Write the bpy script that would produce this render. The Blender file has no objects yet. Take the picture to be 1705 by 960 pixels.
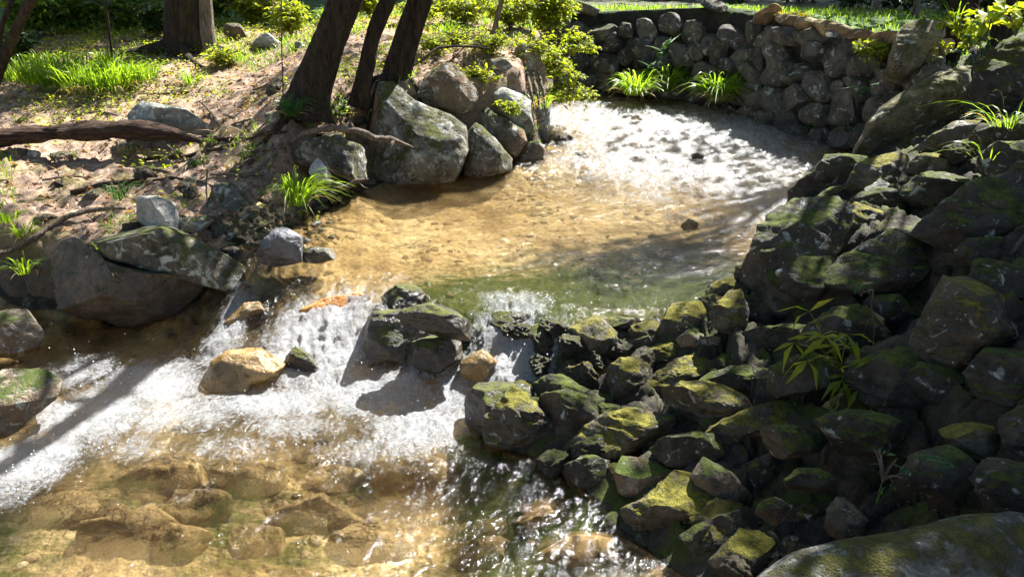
import bpy, math, random
import numpy as np
from mathutils import Vector
random.seed(7); RNG = np.random.default_rng(7)
sc = bpy.context.scene
rad = math.radians
# ------------------------------------------------------------------ camera model
W0, H0, FPX = 1705.0, 960.0, 1313.0
PITCH = rad(22.0); CAMZ = 2.2
CP, SP = math.cos(PITCH), math.sin(PITCH)
CAM = np.array([0.0, 0.0, CAMZ])
RIGHT = np.array([1.0, 0, 0]); UP = np.array([0, SP, CP]); FWD = np.array([0, CP, -SP])

def ray(px, py):
    return FWD + RIGHT * ((px - W0 / 2) / FPX) + UP * ((H0 / 2 - py) / FPX)

def at(px, py, z):
    r = ray(px, py); t = (z - CAMZ) / r[2]
    return CAM + r * t

def atd(px, py, t):
    return CAM + ray(px, py) * t

# ------------------------------------------------------------------ numpy noise
_perm = np.random.default_rng(3).permutation(256).astype(np.int64)
_perm = np.concatenate([_perm, _perm, _perm])
_g = np.random.default_rng(5).normal(size=(256, 3)); _g /= np.linalg.norm(_g, axis=1)[:, None]

def perlin(p):
    p = np.asarray(p, float); i = np.floor(p).astype(np.int64); f = p - i; i &= 255
    w = f * f * f * (f * (f * 6 - 15) + 10)
    def gr(dx, dy, dz):
        h = _perm[_perm[_perm[i[:, 0] + dx] + i[:, 1] + dy] + i[:, 2] + dz]
        g = _g[h]
        return g[:, 0] * (f[:, 0] - dx) + g[:, 1] * (f[:, 1] - dy) + g[:, 2] * (f[:, 2] - dz)
    x0 = gr(0, 0, 0) * (1 - w[:, 0]) + gr(1, 0, 0) * w[:, 0]
    x1 = gr(0, 1, 0) * (1 - w[:, 0]) + gr(1, 1, 0) * w[:, 0]
    x2 = gr(0, 0, 1) * (1 - w[:, 0]) + gr(1, 0, 1) * w[:, 0]
    x3 = gr(0, 1, 1) * (1 - w[:, 0]) + gr(1, 1, 1) * w[:, 0]
    y0 = x0 * (1 - w[:, 1]) + x1 * w[:, 1]; y1 = x2 * (1 - w[:, 1]) + x3 * w[:, 1]
    return (y0 * (1 - w[:, 2]) + y1 * w[:, 2]) * 1.6

def fbm(p, s, octv=4, seed=0.0, gain=0.5):
    p = np.asarray(p, float) * s + seed * 17.31 + 100.0
    a, v, n = 1.0, 0.0, 0.0
    for _ in range(octv):
        v = v + a * perlin(p); n += a; a *= gain; p = p * 2.03 + 11.7
    return v / n

def ridged(p, s, octv=4, seed=0.0):
    p = np.asarray(p, float) * s + seed * 13.7 + 100.0
    a, v, n = 1.0, 0.0, 0.0
    for _ in range(octv):
        v = v + a * (1 - 2 * np.abs(perlin(p))); n += a; a *= 0.5; p = p * 2.07 + 7.3
    return v / n

def sm(a, b, x):
    t = np.clip((np.asarray(x, float) - a) / (b - a), 0, 1); return t * t * (3 - 2 * t)

def p3(x, y, z=0.0):
    x = np.atleast_1d(np.asarray(x, float)); y = np.atleast_1d(np.asarray(y, float))
    return np.stack([x, y, np.full_like(x, z) if np.isscalar(z) else z], 1)

# ------------------------------------------------------------------ object helpers
def prop(o, label=None, cat=None, group=None, kind=None):
    if label: o['label'] = label
    if cat: o['category'] = cat
    if group: o['group'] = group
    if kind: o['kind'] = kind
    return o

def link(o, parent=None):
    sc.collection.objects.link(o)
    if parent is not None: o.parent = parent
    return o

def empty(name, loc, label=None, cat=None, group=None):
    o = bpy.data.objects.new(name, None); o.location = loc; o.empty_display_size = .1
    return prop(link(o), label, cat, group)

def mesh_obj(name, verts, faces, mat, parent=None, loc=None, smooth=True, attrs=None):
    """faces: (n,3) or (n,4) int array or a list of those"""
    me = bpy.data.meshes.new(name)
    verts = np.asarray(verts, np.float32)
    if isinstance(faces, np.ndarray): faces = [faces]
    faces = [np.asarray(f, np.int32) for f in faces if len(f)]
    nl = sum(f.size for f in faces); nf = sum(len(f) for f in faces)
    me.vertices.add(len(verts)); me.vertices.foreach_set('co', verts.ravel())
    me.loops.add(nl); me.loops.foreach_set('vertex_index', np.concatenate([f.ravel() for f in faces]))
    me.polygons.add(nf)
    tot = np.concatenate([np.full(len(f), f.shape[1], np.int32) for f in faces])
    st = np.concatenate([[0], np.cumsum(tot)[:-1]]).astype(np.int32)
    me.polygons.foreach_set('loop_start', st)
    me.polygons.foreach_set('use_smooth', np.full(nf, bool(smooth)))
    me.update(calc_edges=True); me.validate()
    for k, v in (attrs or {}).items():
        v = np.asarray(v, np.float32)
        if v.ndim == 1:
            a = me.attributes.new(k, 'FLOAT', 'POINT'); a.data.foreach_set('value', v)
        else:
            a = me.attributes.new(k, 'FLOAT_COLOR', 'POINT'); a.data.foreach_set('color', v.ravel())
    if mat: me.materials.append(mat)
    o = bpy.data.objects.new(name, me)
    if loc is not None: o.location = loc
    return link(o, parent)

class MB:
    """collects tubes and leaves into one mesh"""
    def __init__(s): s.v = []; s.q = []; s.t = []; s.n = 0
    def add(s, v, q=None, t=None):
        v = np.asarray(v, float); s.v.append(v)
        if q is not None and len(q): s.q.append(np.asarray(q) + s.n)
        if t is not None and len(t): s.t.append(np.asarray(t) + s.n)
        s.n += len(v)
    def tube(s, pts, radii, k=7, cap=True):
        pts = np.asarray(pts, float); radii = np.broadcast_to(np.asarray(radii, float), (len(pts),))
        d = np.gradient(pts, axis=0); d /= np.linalg.norm(d, axis=1)[:, None] + 1e-9
        ref = np.array([0.31, 0.17, 0.93]) if abs(d[0] @ np.array([0.31, .17, .93])) < .9 else np.array([1.0, .1, 0])
        a = np.cross(d, ref); a /= np.linalg.norm(a, axis=1)[:, None] + 1e-9
        b = np.cross(d, a)
        th = np.linspace(0, 2 * math.pi, k, endpoint=False)
        ring = pts[:, None] + radii[:, None, None] * (np.cos(th)[None, :, None] * a[:, None] + np.sin(th)[None, :, None] * b[:, None])
        v = ring.reshape(-1, 3); n = len(pts)
        i, j = np.meshgrid(np.arange(n - 1), np.arange(k), indexing='ij')
        q = np.stack([i * k + j, i * k + (j + 1) % k, (i + 1) * k + (j + 1) % k, (i + 1) * k + j], -1).reshape(-1, 4)
        t = None
        if cap:
            v = np.concatenate([v, pts[:1], pts[-1:]]); c0, c1 = n * k, n * k + 1
            jj = np.arange(k)
            t = np.concatenate([np.stack([np.full(k, c0), (jj + 1) % k, jj], 1),
                                np.stack([np.full(k, c1), (n - 1) * k + jj, (n - 1) * k + (jj + 1) % k], 1)])
        s.add(v, q, t); return ring
    def leaves(s, pos, dirn, size, width=.45, fold=.18, up=None, droop=.15):
        """folded pointed leaves: 6 verts, four triangles each"""
        pos = np.asarray(pos, float); n = len(pos); dirn = np.asarray(dirn, float)
        dirn = dirn / (np.linalg.norm(dirn, axis=1)[:, None] + 1e-9)
        if up is None:
            up = RNG.normal(size=(n, 3)) * .45 + np.array([0, 0, 1.0])
        side = np.cross(dirn, up); side /= np.linalg.norm(side, axis=1)[:, None] + 1e-9
        nor = np.cross(side, dirn)
        L = np.broadcast_to(np.asarray(size, float), (n,))[:, None]; w = L * width * .5
        mid = pos + dirn * L * .45 + nor * L * .03
        tip = pos + dirn * L - nor * L * droop
        l1 = mid + side * w + nor * w * fold * 2; r1 = mid - side * w + nor * w * fold * 2
        v = np.stack([pos, l1, mid, r1, tip], 1).reshape(-1, 3)
        b = np.arange(n)[:, None] * 5
        t = np.concatenate([b + [0, 2, 1], b + [0, 3, 2], b + [1, 2, 4], b + [2, 3, 4]])
        s.add(v, None, t)
    def blades(s, base, tip_off, mid_lift, width, seg=5):
        """grass blades: quadratic arcs, flat tapering strips"""
        base = np.asarray(base, float); n = len(base)
        tip = base + tip_off; ctl = base + tip_off * .35 + np.array([0, 0, 1.0]) * np.asarray(mid_lift)[:, None]
        tt = np.linspace(0, 1, seg + 1)
        P = [(1 - t) ** 2 * base + 2 * t * (1 - t) * ctl + t * t * tip for t in tt]
        hd = tip_off * np.array([1, 1, 0.0]); hd /= np.linalg.norm(hd, axis=1)[:, None] + 1e-6
        sd = np.stack([-hd[:, 1], hd[:, 0], RNG.normal(size=n) * .35], 1)
        w = np.broadcast_to(np.asarray(width, float), (n,))[:, None]
        rows = []
        for k, t in enumerate(tt):
            ww = w * (1 - t ** 1.6) * .5 * (0.6 + .8 * min(1, t * 3)) + 1e-4
            rows += [P[k] - sd * ww, P[k] + sd * ww]
        v = np.stack(rows, 1).reshape(-1, 3); m = 2 * (seg + 1)
        b = np.arange(n)[:, None] * m
        q = np.concatenate([b + [2 * k, 2 * k + 1, 2 * k + 3, 2 * k + 2] for k in range(seg)])
        s.add(v, q)
    def build(s, name, mat, parent=None, loc=None, smooth=True, label=None):
        fs = []
        if s.q: fs.append(np.concatenate(s.q))
        if s.t: fs.append(np.concatenate(s.t))
        v = np.concatenate(s.v)
        if loc is not None: v = v - np.asarray(loc)[None]
        o = mesh_obj(name, v, fs, mat, parent, loc if parent is None else None, smooth)
        if label: o['label'] = label
        return o

# ------------------------------------------------------------------ node materials
def new_mat(name):
    m = bpy.data.materials.new(name); m.use_nodes = True
    nt = m.node_tree; nt.nodes.clear(); return m, nt

class NT:
    def __init__(s, nt): s.nt = nt
    def n(s, t, **kw):
        nd = s.nt.nodes.new(t)
        for k, v in kw.items():
            if k.startswith('i_'):
                nd.inputs[int(k[2:]) if k[2:].isdigit() else k[2:].replace('_', ' ')].default_value = v
            else: setattr(nd, k, v)
        return nd
    def l(s, a, b): s.nt.links.new(a, b)
    def noise(s, vec, scale, detail=6, rough=.6, dist=0.0, col=False):
        nd = s.n('ShaderNodeTexNoise'); nd.inputs['Scale'].default_value = scale
        nd.inputs['Detail'].default_value = detail; nd.inputs['Roughness'].default_value = rough
        nd.inputs['Distortion'].default_value = dist
        if vec is not None: s.l(vec, nd.inputs['Vector'])
        return nd.outputs['Color' if col else 'Fac']
    def ramp(s, fac, stops):
        nd = s.n('ShaderNodeValToRGB'); e = nd.color_ramp.elements
        while len(e) < len(stops): e.new(.5)
        for k, (p, c) in enumerate(stops):
            e[k].position = p; e[k].color = (c if hasattr(c, '__len__') else (c, c, c)) + (1,) if not (hasattr(c, '__len__') and len(c) == 4) else c
        s.l(fac, nd.inputs[0]); return nd.outputs[0]
    def mix(s, fac, a, b, mode='MIX'):
        nd = s.n('ShaderNodeMix', data_type='RGBA', blend_type=mode)
        for i, v in ((0, fac), (6, a), (7, b)):
            if hasattr(v, 'is_linked'): s.l(v, nd.inputs[i])
            else: nd.inputs[i].default_value = v if not hasattr(v, '__len__') or len(v) == 4 else tuple(v) + (1,)
        return nd.outputs[2]
    def math(s, op, a, b=None, clamp=False):
        nd = s.n('ShaderNodeMath', operation=op, use_clamp=clamp)
        for i, v in ((0, a), (1, b)):
            if v is None: continue
            if hasattr(v, 'is_linked'): s.l(v, nd.inputs[i])
            else: nd.inputs[i].default_value = v
        return nd.outputs[0]
    def maprange(s, v, a, b, c=0.0, d=1.0):
        nd = s.n('ShaderNodeMapRange'); s.l(v, nd.inputs[0])
        for k, x in enumerate((a, b, c, d)): nd.inputs[k + 1].default_value = x
        return nd.outputs[0]
    def bump(s, h, strength, dist, normal=None):
        nd = s.n('ShaderNodeBump'); nd.inputs['Strength'].default_value = strength
        nd.inputs['Distance'].default_value = dist; s.l(h, nd.inputs['Height'])
        if normal is not None: s.l(normal, nd.inputs['Normal'])
        return nd.outputs[0]
    def out(s, sh):
        o = s.n('ShaderNodeOutputMaterial'); s.l(sh, o.inputs['Surface'])
    def principled(s, col, rough, normal=None, spec=.4):
        p = s.n('ShaderNodeBsdfPrincipled')
        for k, v in (('Base Color', col), ('Roughness', rough), ('Specular IOR Level', spec)):
            if hasattr(v, 'is_linked'): s.l(v, p.inputs[k])
            else: p.inputs[k].default_value = v if not hasattr(v, '__len__') or len(v) == 4 else tuple(v) + (1,)
        if normal is not None: s.l(normal, p.inputs['Normal'])
        return p

def rock_mat(name, dark, light, moss=.5, moss_col=((.03, .05, .008), (.10, .13, .02)), lichen=0.0, rough=.8, spec=.35,
             stain=None, scale=1.0, strata=0.0, moss_any=False):
    m, nt = new_mat(name); N = NT(nt)
    tc = N.n('ShaderNodeTexCoord').outputs['Object']
    oi = N.n('ShaderNodeObjectInfo')
    off = N.n('ShaderNodeVectorMath', operation='SCALE'); off.inputs[3].default_value = 37.0
    cx = N.n('ShaderNodeCombineXYZ'); N.l(oi.outputs['Random'], cx.inputs[0]); N.l(oi.outputs['Random'], cx.inputs[2])
    N.l(cx.outputs[0], off.inputs[0])
    add = N.n('ShaderNodeVectorMath', operation='ADD'); N.l(tc, add.inputs[0]); N.l(off.outputs[0], add.inputs[1])
    v = add.outputs[0]
    n1 = N.noise(v, 3.5 * scale, 8, .62, .4); n2 = N.noise(v, 16 * scale, 8, .65); n3 = N.noise(v, 70 * scale, 6, .7)
    col = N.ramp(n1, [(.32, dark), (.68, light)])
    hv = N.n('ShaderNodeHueSaturation'); N.l(col, hv.inputs['Color'])
    N.l(N.maprange(oi.outputs['Random'], 0, 1, .75, 1.25), hv.inputs['Value']); col = hv.outputs[0]
    col = N.mix(1.0, col, N.ramp(n2, [(.25, (.45, .45, .45)), (.5, (1, 1, 1)), (.75, (1.5, 1.45, 1.35))]), 'MULTIPLY')
    col = N.mix(.8, col, N.ramp(n3, [(.3, (.6, .6, .6)), (.7, (1.35, 1.35, 1.35))]), 'MULTIPLY')
    if stain:
        ns = N.noise(v, 2.2 * scale, 5, .6, 1.0)
        col = N.mix(N.ramp(ns, [(.5, 0.0), (.62, .85)]), col, stain)
    if lichen:
        nl = N.noise(v, 11 * scale, 7, .62, .8)
        col = N.mix(N.ramp(nl, [(.62 - .2 * lichen, 0.0), (.70 - .2 * lichen, .85)]), col, (.42, .45, .40))
        nl2 = N.noise(v, 30 * scale, 4, .6)
        col = N.mix(N.ramp(nl2, [(.66, 0.0), (.7, .7)]), col, (.50, .52, .46))
    # cracks
    vo = N.n('ShaderNodeTexVoronoi', feature='DISTANCE_TO_EDGE'); vo.inputs['Scale'].default_value = 5 * scale
    wv = N.n('ShaderNodeVectorMath', operation='MULTIPLY_ADD')
    N.l(N.noise(v, 4 * scale, 4, .6, 0, True), wv.inputs[0]); wv.inputs[1].default_value = (.35, .35, .35); N.l(v, wv.inputs[2])
    N.l(wv.outputs[0], vo.inputs['Vector'])
    crack = N.ramp(vo.outputs[0], [(0.0, 0.0), (.035, 1.0)])
    geo = N.n('ShaderNodeNewGeometry'); sp = N.n('ShaderNodeSeparateXYZ'); N.l(geo.outputs['Normal'], sp.inputs[0])
    nm = N.noise(v, 6 * scale, 7, .68, .3)
    nf = N.noise(v, 160 * scale, 3, .6)
    if moss > 0:
        up = N.maprange(sp.outputs[2], -.35, .9, -.16, .2) if not moss_any else N.maprange(sp.outputs[2], -1, 1, -.05, .1)
        nm = N.math('ADD', N.math('MULTIPLY', nm, .72), N.math('MULTIPLY', N.noise(v, 26 * scale, 5, .7), .28)); mf = N.math('ADD', nm, up); th = .80 - .36 * moss
        mask = N.ramp(mf, [(th, 0.0), (th + .09, 1.0)])
        mc = N.ramp(N.math('ADD', N.math('MULTIPLY', n2, .5), N.math('MULTIPLY', N.noise(v, 45 * scale, 4, .65), .5)), [(.36, moss_col[0]), (.64, moss_col[1])])
        mc = N.mix(.8, mc, N.ramp(nf, [(.3, (.5, .5, .5)), (.7, (1.5, 1.5, 1.5))]), 'MULTIPLY')
        col = N.mix(mask, col, mc)
        rgh = N.mix(mask, (rough,) * 3, (.95,) * 3)
        hm = N.math('MULTIPLY', mask, N.math('MULTIPLY_ADD', nf, .8))
    else:
        rgh = N.mix(n2, (rough - .12,) * 3, (rough + .1,) * 3); hm = None
    h = N.math('ADD', N.math('MULTIPLY', n1, .6), N.math('MULTIPLY', n2, .35))
    h = N.math('ADD', h, N.math('MULTIPLY', n3, .1)); h = N.math('ADD', h, N.math('MULTIPLY', crack, .05))
    if strata:
        mp = N.n('ShaderNodeMapping'); mp.inputs['Rotation'].default_value = (.5, .3, 0); mp.inputs['Scale'].default_value = (3, 3, 26)
        N.l(v, mp.inputs[0]); st = N.noise(mp.outputs[0], 1.0 * scale, 5, .6)
        h = N.math('ADD', h, N.math('MULTIPLY', st, strata))
    if hm is not None: h = N.math('ADD', h, N.math('MULTIPLY', hm, .5))
    p = N.principled(col, rgh, N.bump(h, .9, .05 / scale ** .5), spec)
    N.out(p.outputs[0]); return m

def leaf_mat(name, c1, c2, trans=.45, rough=.45):
    m, nt = new_mat(name); N = NT(nt)
    g = N.n('ShaderNodeNewGeometry'); oi = N.n('ShaderNodeObjectInfo')
    r = N.math('FRACT', N.math('ADD', g.outputs['Random Per Island'], oi.outputs['Random']))
    tc = N.n('ShaderNodeTexCoord').outputs['Object']
    col = N.ramp(r, [(0.0, c1), (.9, c2), (1.0, (c2[0] * 1.7, c2[1] * 1.35, c2[2]))])
    col = N.mix(.5, col, N.ramp(N.noise(tc, 9, 3), [(.3, (.65, .65, .65)), (.7, (1.3, 1.3, 1.3))]), 'MULTIPLY')
    p = N.principled(col, rough, None, .35)
    tr = N.n('ShaderNodeBsdfTranslucent')
    N.l(N.mix(1.0, col, (1.75, 1.7, .6), 'MULTIPLY'), tr.inputs[0])
    mx = N.n('ShaderNodeMixShader'); mx.inputs[0].default_value = trans
    N.l(p.outputs[0], mx.inputs[1]); N.l(tr.outputs[0], mx.inputs[2]); N.out(mx.outputs[0]); return m

def bark_mat(name, dark, light, moss=.3, sc_=1.0, grain=(1, 1, .18)):
    m, nt = new_mat(name); N = NT(nt)
    tc = N.n('ShaderNodeTexCoord').outputs['Object']
    mp = N.n('ShaderNodeMapping'); mp.inputs['Scale'].default_value = grain; N.l(tc, mp.inputs[0])
    n1 = N.noise(mp.outputs[0], 22 * sc_, 8, .65, 1.2); n2 = N.noise(tc, 6 * sc_, 6, .65); n3 = N.noise(tc, 60 * sc_, 4)
    col = N.ramp(n1, [(.35, dark), (.65, light)])
    nm = N.ramp(n2, [(.62 - .2 * moss, 0.0), (.75 - .2 * moss, .8)])
    col = N.mix(nm, col, (.055, .065, .015))
    col = N.mix(N.ramp(n3, [(.66, 0.0), (.72, .6)]), col, (.30, .31, .27))
    h = N.math('ADD', n1, N.math('MULTIPLY', n3, .25))
    N.out(N.principled(col, .9, N.bump(h, 1.0, .07), .2).outputs[0]); return m
# ------------------------------------------------------------------ the lie of the land
A_ = lambda px, py, z: at(px, py, z)[:2]
LEFT = [(-9, 5.0), A_(0, 505, 0), A_(100, 522, 0), A_(230, 542, 0), A_(335, 532, 0), A_(398, 488, .1), A_(440, 436, .34), A_(500, 402, .38),
        A_(545, 350, .39), A_(590, 322, .4), A_(640, 303, .4), A_(760, 291, .4), A_(850, 277, .41), A_(905, 266, .43), A_(918, 220, .5),
        A_(925, 185, .58), A_(945, 161, .62)]
FAR = [LEFT[-1], A_(1000, 158, .62), A_(1130, 166, .62), A_(1225, 183, .6), A_(1300, 210, .56), A_(1425, 246, .5)]
RIGHTB = [FAR[-1], A_(1400, 262, .48), A_(1330, 325, .42), A_(1290, 370, .4), A_(1250, 435, .4), A_(1185, 487, .4), A_(1100, 532, .38),
          A_(1000, 562, .36), A_(925, 590, .22), A_(865, 640, .08), A_(805, 690, 0), A_(840, 752, 0), A_(930, 776, 0), A_(965, 812, 0),
          A_(1012, 850, 0), A_(1035, 890, 0), A_(1145, 962, 0), (.86, 1.6), (1.1, 0.2), (1.3, -3)]
POLY = np.array(list(LEFT) + list(FAR[1:]) + list(RIGHTB[1:]) + [(-9, -3)])

def dist_poly(P, line):
    d = np.full(len(P), 1e9)
    for a, b in zip(line[:-1], line[1:]):
        a = np.asarray(a, float); b = np.asarray(b, float); ab = b - a
        t = np.clip(((P - a) @ ab) / (ab @ ab), 0, 1)
        d = np.minimum(d, np.hypot(*(P - a - t[:, None] * ab).T))
    return d

def inside(P, poly):
    r = np.zeros(len(P), bool); n = len(poly)
    for i in range(n):
        x1, y1 = poly[i]; x2, y2 = poly[(i + 1) % n]
        c = (y1 > P[:, 1]) != (y2 > P[:, 1])
        r ^= c & (P[:, 0] < (x2 - x1) * (P[:, 1] - y1) / (y2 - y1 + 1e-12) + x1)
    return r

def zwater(x, y):
    yt = np.interp(x, [-3.5, -2.5, -1.9, -1.62, -1.0, -.6, -.2, .3, .8], [5.7, 5.4, 5.2, 5.1, 4.88, 4.74, 4.46, 4.25, 4.15])
    yf = np.interp(x, [-3.5, -2.5, -2.0, -1.4, -.8, -.3, .3, .8], [5.0, 4.7, 4.42, 3.94, 3.80, 3.78, 3.66, 3.6])
    nn = perlin(p3(x, y) * 2.1 + 5.5); n2_ = perlin(p3(x, y) * 5.3 + 9.5)
    yy = y + (.13 * nn + .06 * n2_)
    up = np.interp(y, [5, 7.3, 8.0, 9.0, 10, 11], [.39, .41, .455, .545, .615, .625])
    s = np.clip((yy - yf) / (yt - yf), 0, 1)
    s = .5 * s + .5 * s * s * (3 - 2 * s)
    return s * up

def left_top(x, y):
    L = np.interp(y, [3, 5.9, 9.4, 15, 22, 40, 90], [.12, .55, 1.08, 1.5, 2.5, 6.5, 14])
    M = .44 * sm(-3.1, -1.7, x) * sm(5.75, 6.9, y) * (1 - .5 * sm(9, 13, y))
    return L + M

def right_top(d, x, y, zb):
    lo = np.interp(d, [0, .15, .6, 1.0, 1.4, 2.0, 2.8, 4, 8, 30], [.0, .10, .25, .42, .75, 1.15, 1.5, 1.72, 1.9, 3.5])
    hi = np.interp(d, [0, .12, .5, 1.0, 1.6, 4, 8, 30], [.0, .14, .36, .58, .74, .95, 1.1, 2.5])
    w = sm(4.0, 5.3, y)
    return zb + lo * (1 - w) + hi * w

def blocks(x, y, cell, seed):
    """broken rock: tilted flat pieces with gaps between them; returns height (-1..1) and gap (0..1)"""
    q = p3(x, y); u = x / cell + .35 * perlin(q * 1.3 / cell + seed); v = y / cell + .35 * perlin(q * 1.3 / cell + seed + 31)
    iu, iv = np.floor(u), np.floor(v); f1 = np.full(len(u), 9.0); f2 = f1.copy(); hh = np.zeros(len(u))
    def rnd(a, b, k): 
        n = np.sin(a * 127.1 + b * 311.7 + k * 74.7 + seed * 19.19) * 43758.5453; return n - np.floor(n)
    for di in (-1, 0, 1):
        for dj in (-1, 0, 1):
            a, b = iu + di, iv + dj; sx, sy = a + .15 + .7 * rnd(a, b, 1), b + .15 + .7 * rnd(a, b, 2)
            ang = rnd(a, b, 6) * 3.14; dx0, dy0 = u - sx, v - sy
            dx, dy = dx0 * np.cos(ang) + dy0 * np.sin(ang), -dx0 * np.sin(ang) + dy0 * np.cos(ang)
            d = np.sqrt(dx * dx + 1.8 * dy * dy); h = (rnd(a, b, 3) * 2 - 1) * .8 + (rnd(a, b, 4) - .5) * 1.6 * dx0 + (rnd(a, b, 5) - .35) * 1.6 * dy0
            near = d < f1; f2 = np.where(near, f1, np.minimum(f2, d)); hh = np.where(near, h, hh); f1 = np.where(near, d, f1)
    return hh, 1 - sm(0, .16, f2 - f1)

def H(x, y, detail=True):
    x = np.atleast_1d(np.asarray(x, float)); y = np.atleast_1d(np.asarray(y, float))
    P = np.stack([x, y], 1); ins = inside(P, POLY)
    dl, df, dr = dist_poly(P, LEFT), dist_poly(P, FAR), dist_poly(P, RIGHTB)
    d = np.minimum(np.minimum(dl, df), dr)
    zw = zwater(x, y)
    q = p3(x, y)
    casc = sm(.04, .12, zw) * (1 - sm(.28, .37, zw))
    depth = np.interp(y, [2, 3.6, 4.6, 7, 7.8, 10.5], [.30, .26, .13, .17, .09, .12])
    depth = depth * (1 - .65 * casc) * sm(-.05, .5, d) + .015
    bed = zw - depth
    if detail:
        bed = bed + .04 * fbm(q, 1.6, 3, 1) + .014 * fbm(q, 7, 4, 2) + .012 * fbm(q, 23, 2, 9) + .022 * casc * fbm(q, 9, 3, 6)
    lt = left_top(x, y); wl = np.interp(x, [-3, -2, -1.75, -1.35, -1.2, 0], [.3, .35, .75, .7, .25, .3])
    L = zw - .06 + (lt - zw + .06) * sm(0, 1, np.clip(d / wl, 0, 1))
    F_ = zw - .06 + (np.interp(y, [8, 9.5, 10.5, 14, 25, 60], [1.55, 1.66, 1.76, 1.76, 1.9, 6]) - zw) * sm(.28, .55, d)
    R_ = right_top(d, x, y, zw)
    if detail:
        n1 = fbm(q, 1.1, 3, 3); n2 = fbm(q, 5.0, 4, 4); n3 = fbm(q, 17, 3, 8)
        bl, gl_ = blocks(x, y, .33, 7)
        L = L + (.11 * n1 + .055 * n2 + .022 * n3 + (.05 * bl - .03 * gl_) * (.25 + .75 * (1 - sm(.3, 1.2, d)))) * sm(0, .4, d)
        F_ = F_ + .03 * n2 * sm(.5, 1, d)
        b1, g1 = blocks(x, y, .62, 1); b2, g2 = blocks(x, y, .27, 2); b3, g3 = blocks(x, y, .11, 3)
        near = 1 - sm(3.5, 6, d)
        R_ = R_ + near * sm(-.02, .3, d) * (.10 * b1 - .06 * g1 + .05 * b2 - .03 * g2 + .016 * b3 - .010 * g3 + .04 * n2 + .022 * n3) + .05 * n2 * (1 - near)
    wL, wF, wR = 1 / (dl + .02) ** 4, 1 / (df + .02) ** 4, 1 / (dr + .02) ** 4
    out = (L * wL + F_ * wF + R_ * wR) / (wL + wF + wR)
    z = np.where(ins, bed, out)
    return z

def region(x, y):
    P = np.stack([x, y], 1); ins = inside(P, POLY)
    dl, df, dr = dist_poly(P, LEFT), dist_poly(P, FAR), dist_poly(P, RIGHTB)
    return ins, dl, df, dr

def hits(pxpy, water=True):
    """points of the ground (or water) seen along the given camera rays"""
    out = []
    T0 = np.concatenate([np.linspace(1.2, 13, 240), np.linspace(13.1, 60, 80)])
    def first(T, r, det):
        p = CAM + r * T[:, None]; z = H(p[:, 0], p[:, 1], det)
        if water:
            ins = inside(p[:, :2], POLY); z = np.where(ins, np.maximum(z, zwater(p[:, 0], p[:, 1])), z)
        g = p[:, 2] - z; k = int(np.argmax(g < 0))
        if k == 0: return T[0] if g[0] < 0 else T[-1]
        return T[k - 1] + (T[k] - T[k - 1]) * g[k - 1] / (g[k - 1] - g[k] + 1e-9)
    for px, py in pxpy:
        r = ray(px, py); t = first(T0, r, False)
        out.append(first(np.linspace(max(1.0, t - 1.3), t + 1.0, 110), r, True))
    return out

def hit(px, py, water=True): return hits([(px, py)], water)[0]
def ground_at(px, py):
    t = hit(px, py); return atd(px, py, t)

def polar(n_dense, half, rs, n_rest=48):
    az = np.linspace(-half, half, n_dense); rest = np.linspace(half, 2 * math.pi - half, n_rest + 2)[1:-1]
    A = np.concatenate([az, rest]); na, nr = len(A), len(rs)
    R, AA = np.meshgrid(rs, A, indexing='ij')
    x = (R * np.sin(AA)).ravel(); y = (R * np.cos(AA)).ravel()
    i, j = np.meshgrid(np.arange(nr - 1), np.arange(na), indexing='ij')
    q = np.stack([i * na + j, i * na + (j + 1) % na, (i + 1) * na + (j + 1) % na, (i + 1) * na + j], -1).reshape(-1, 4)
    return x, y, q

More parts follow.
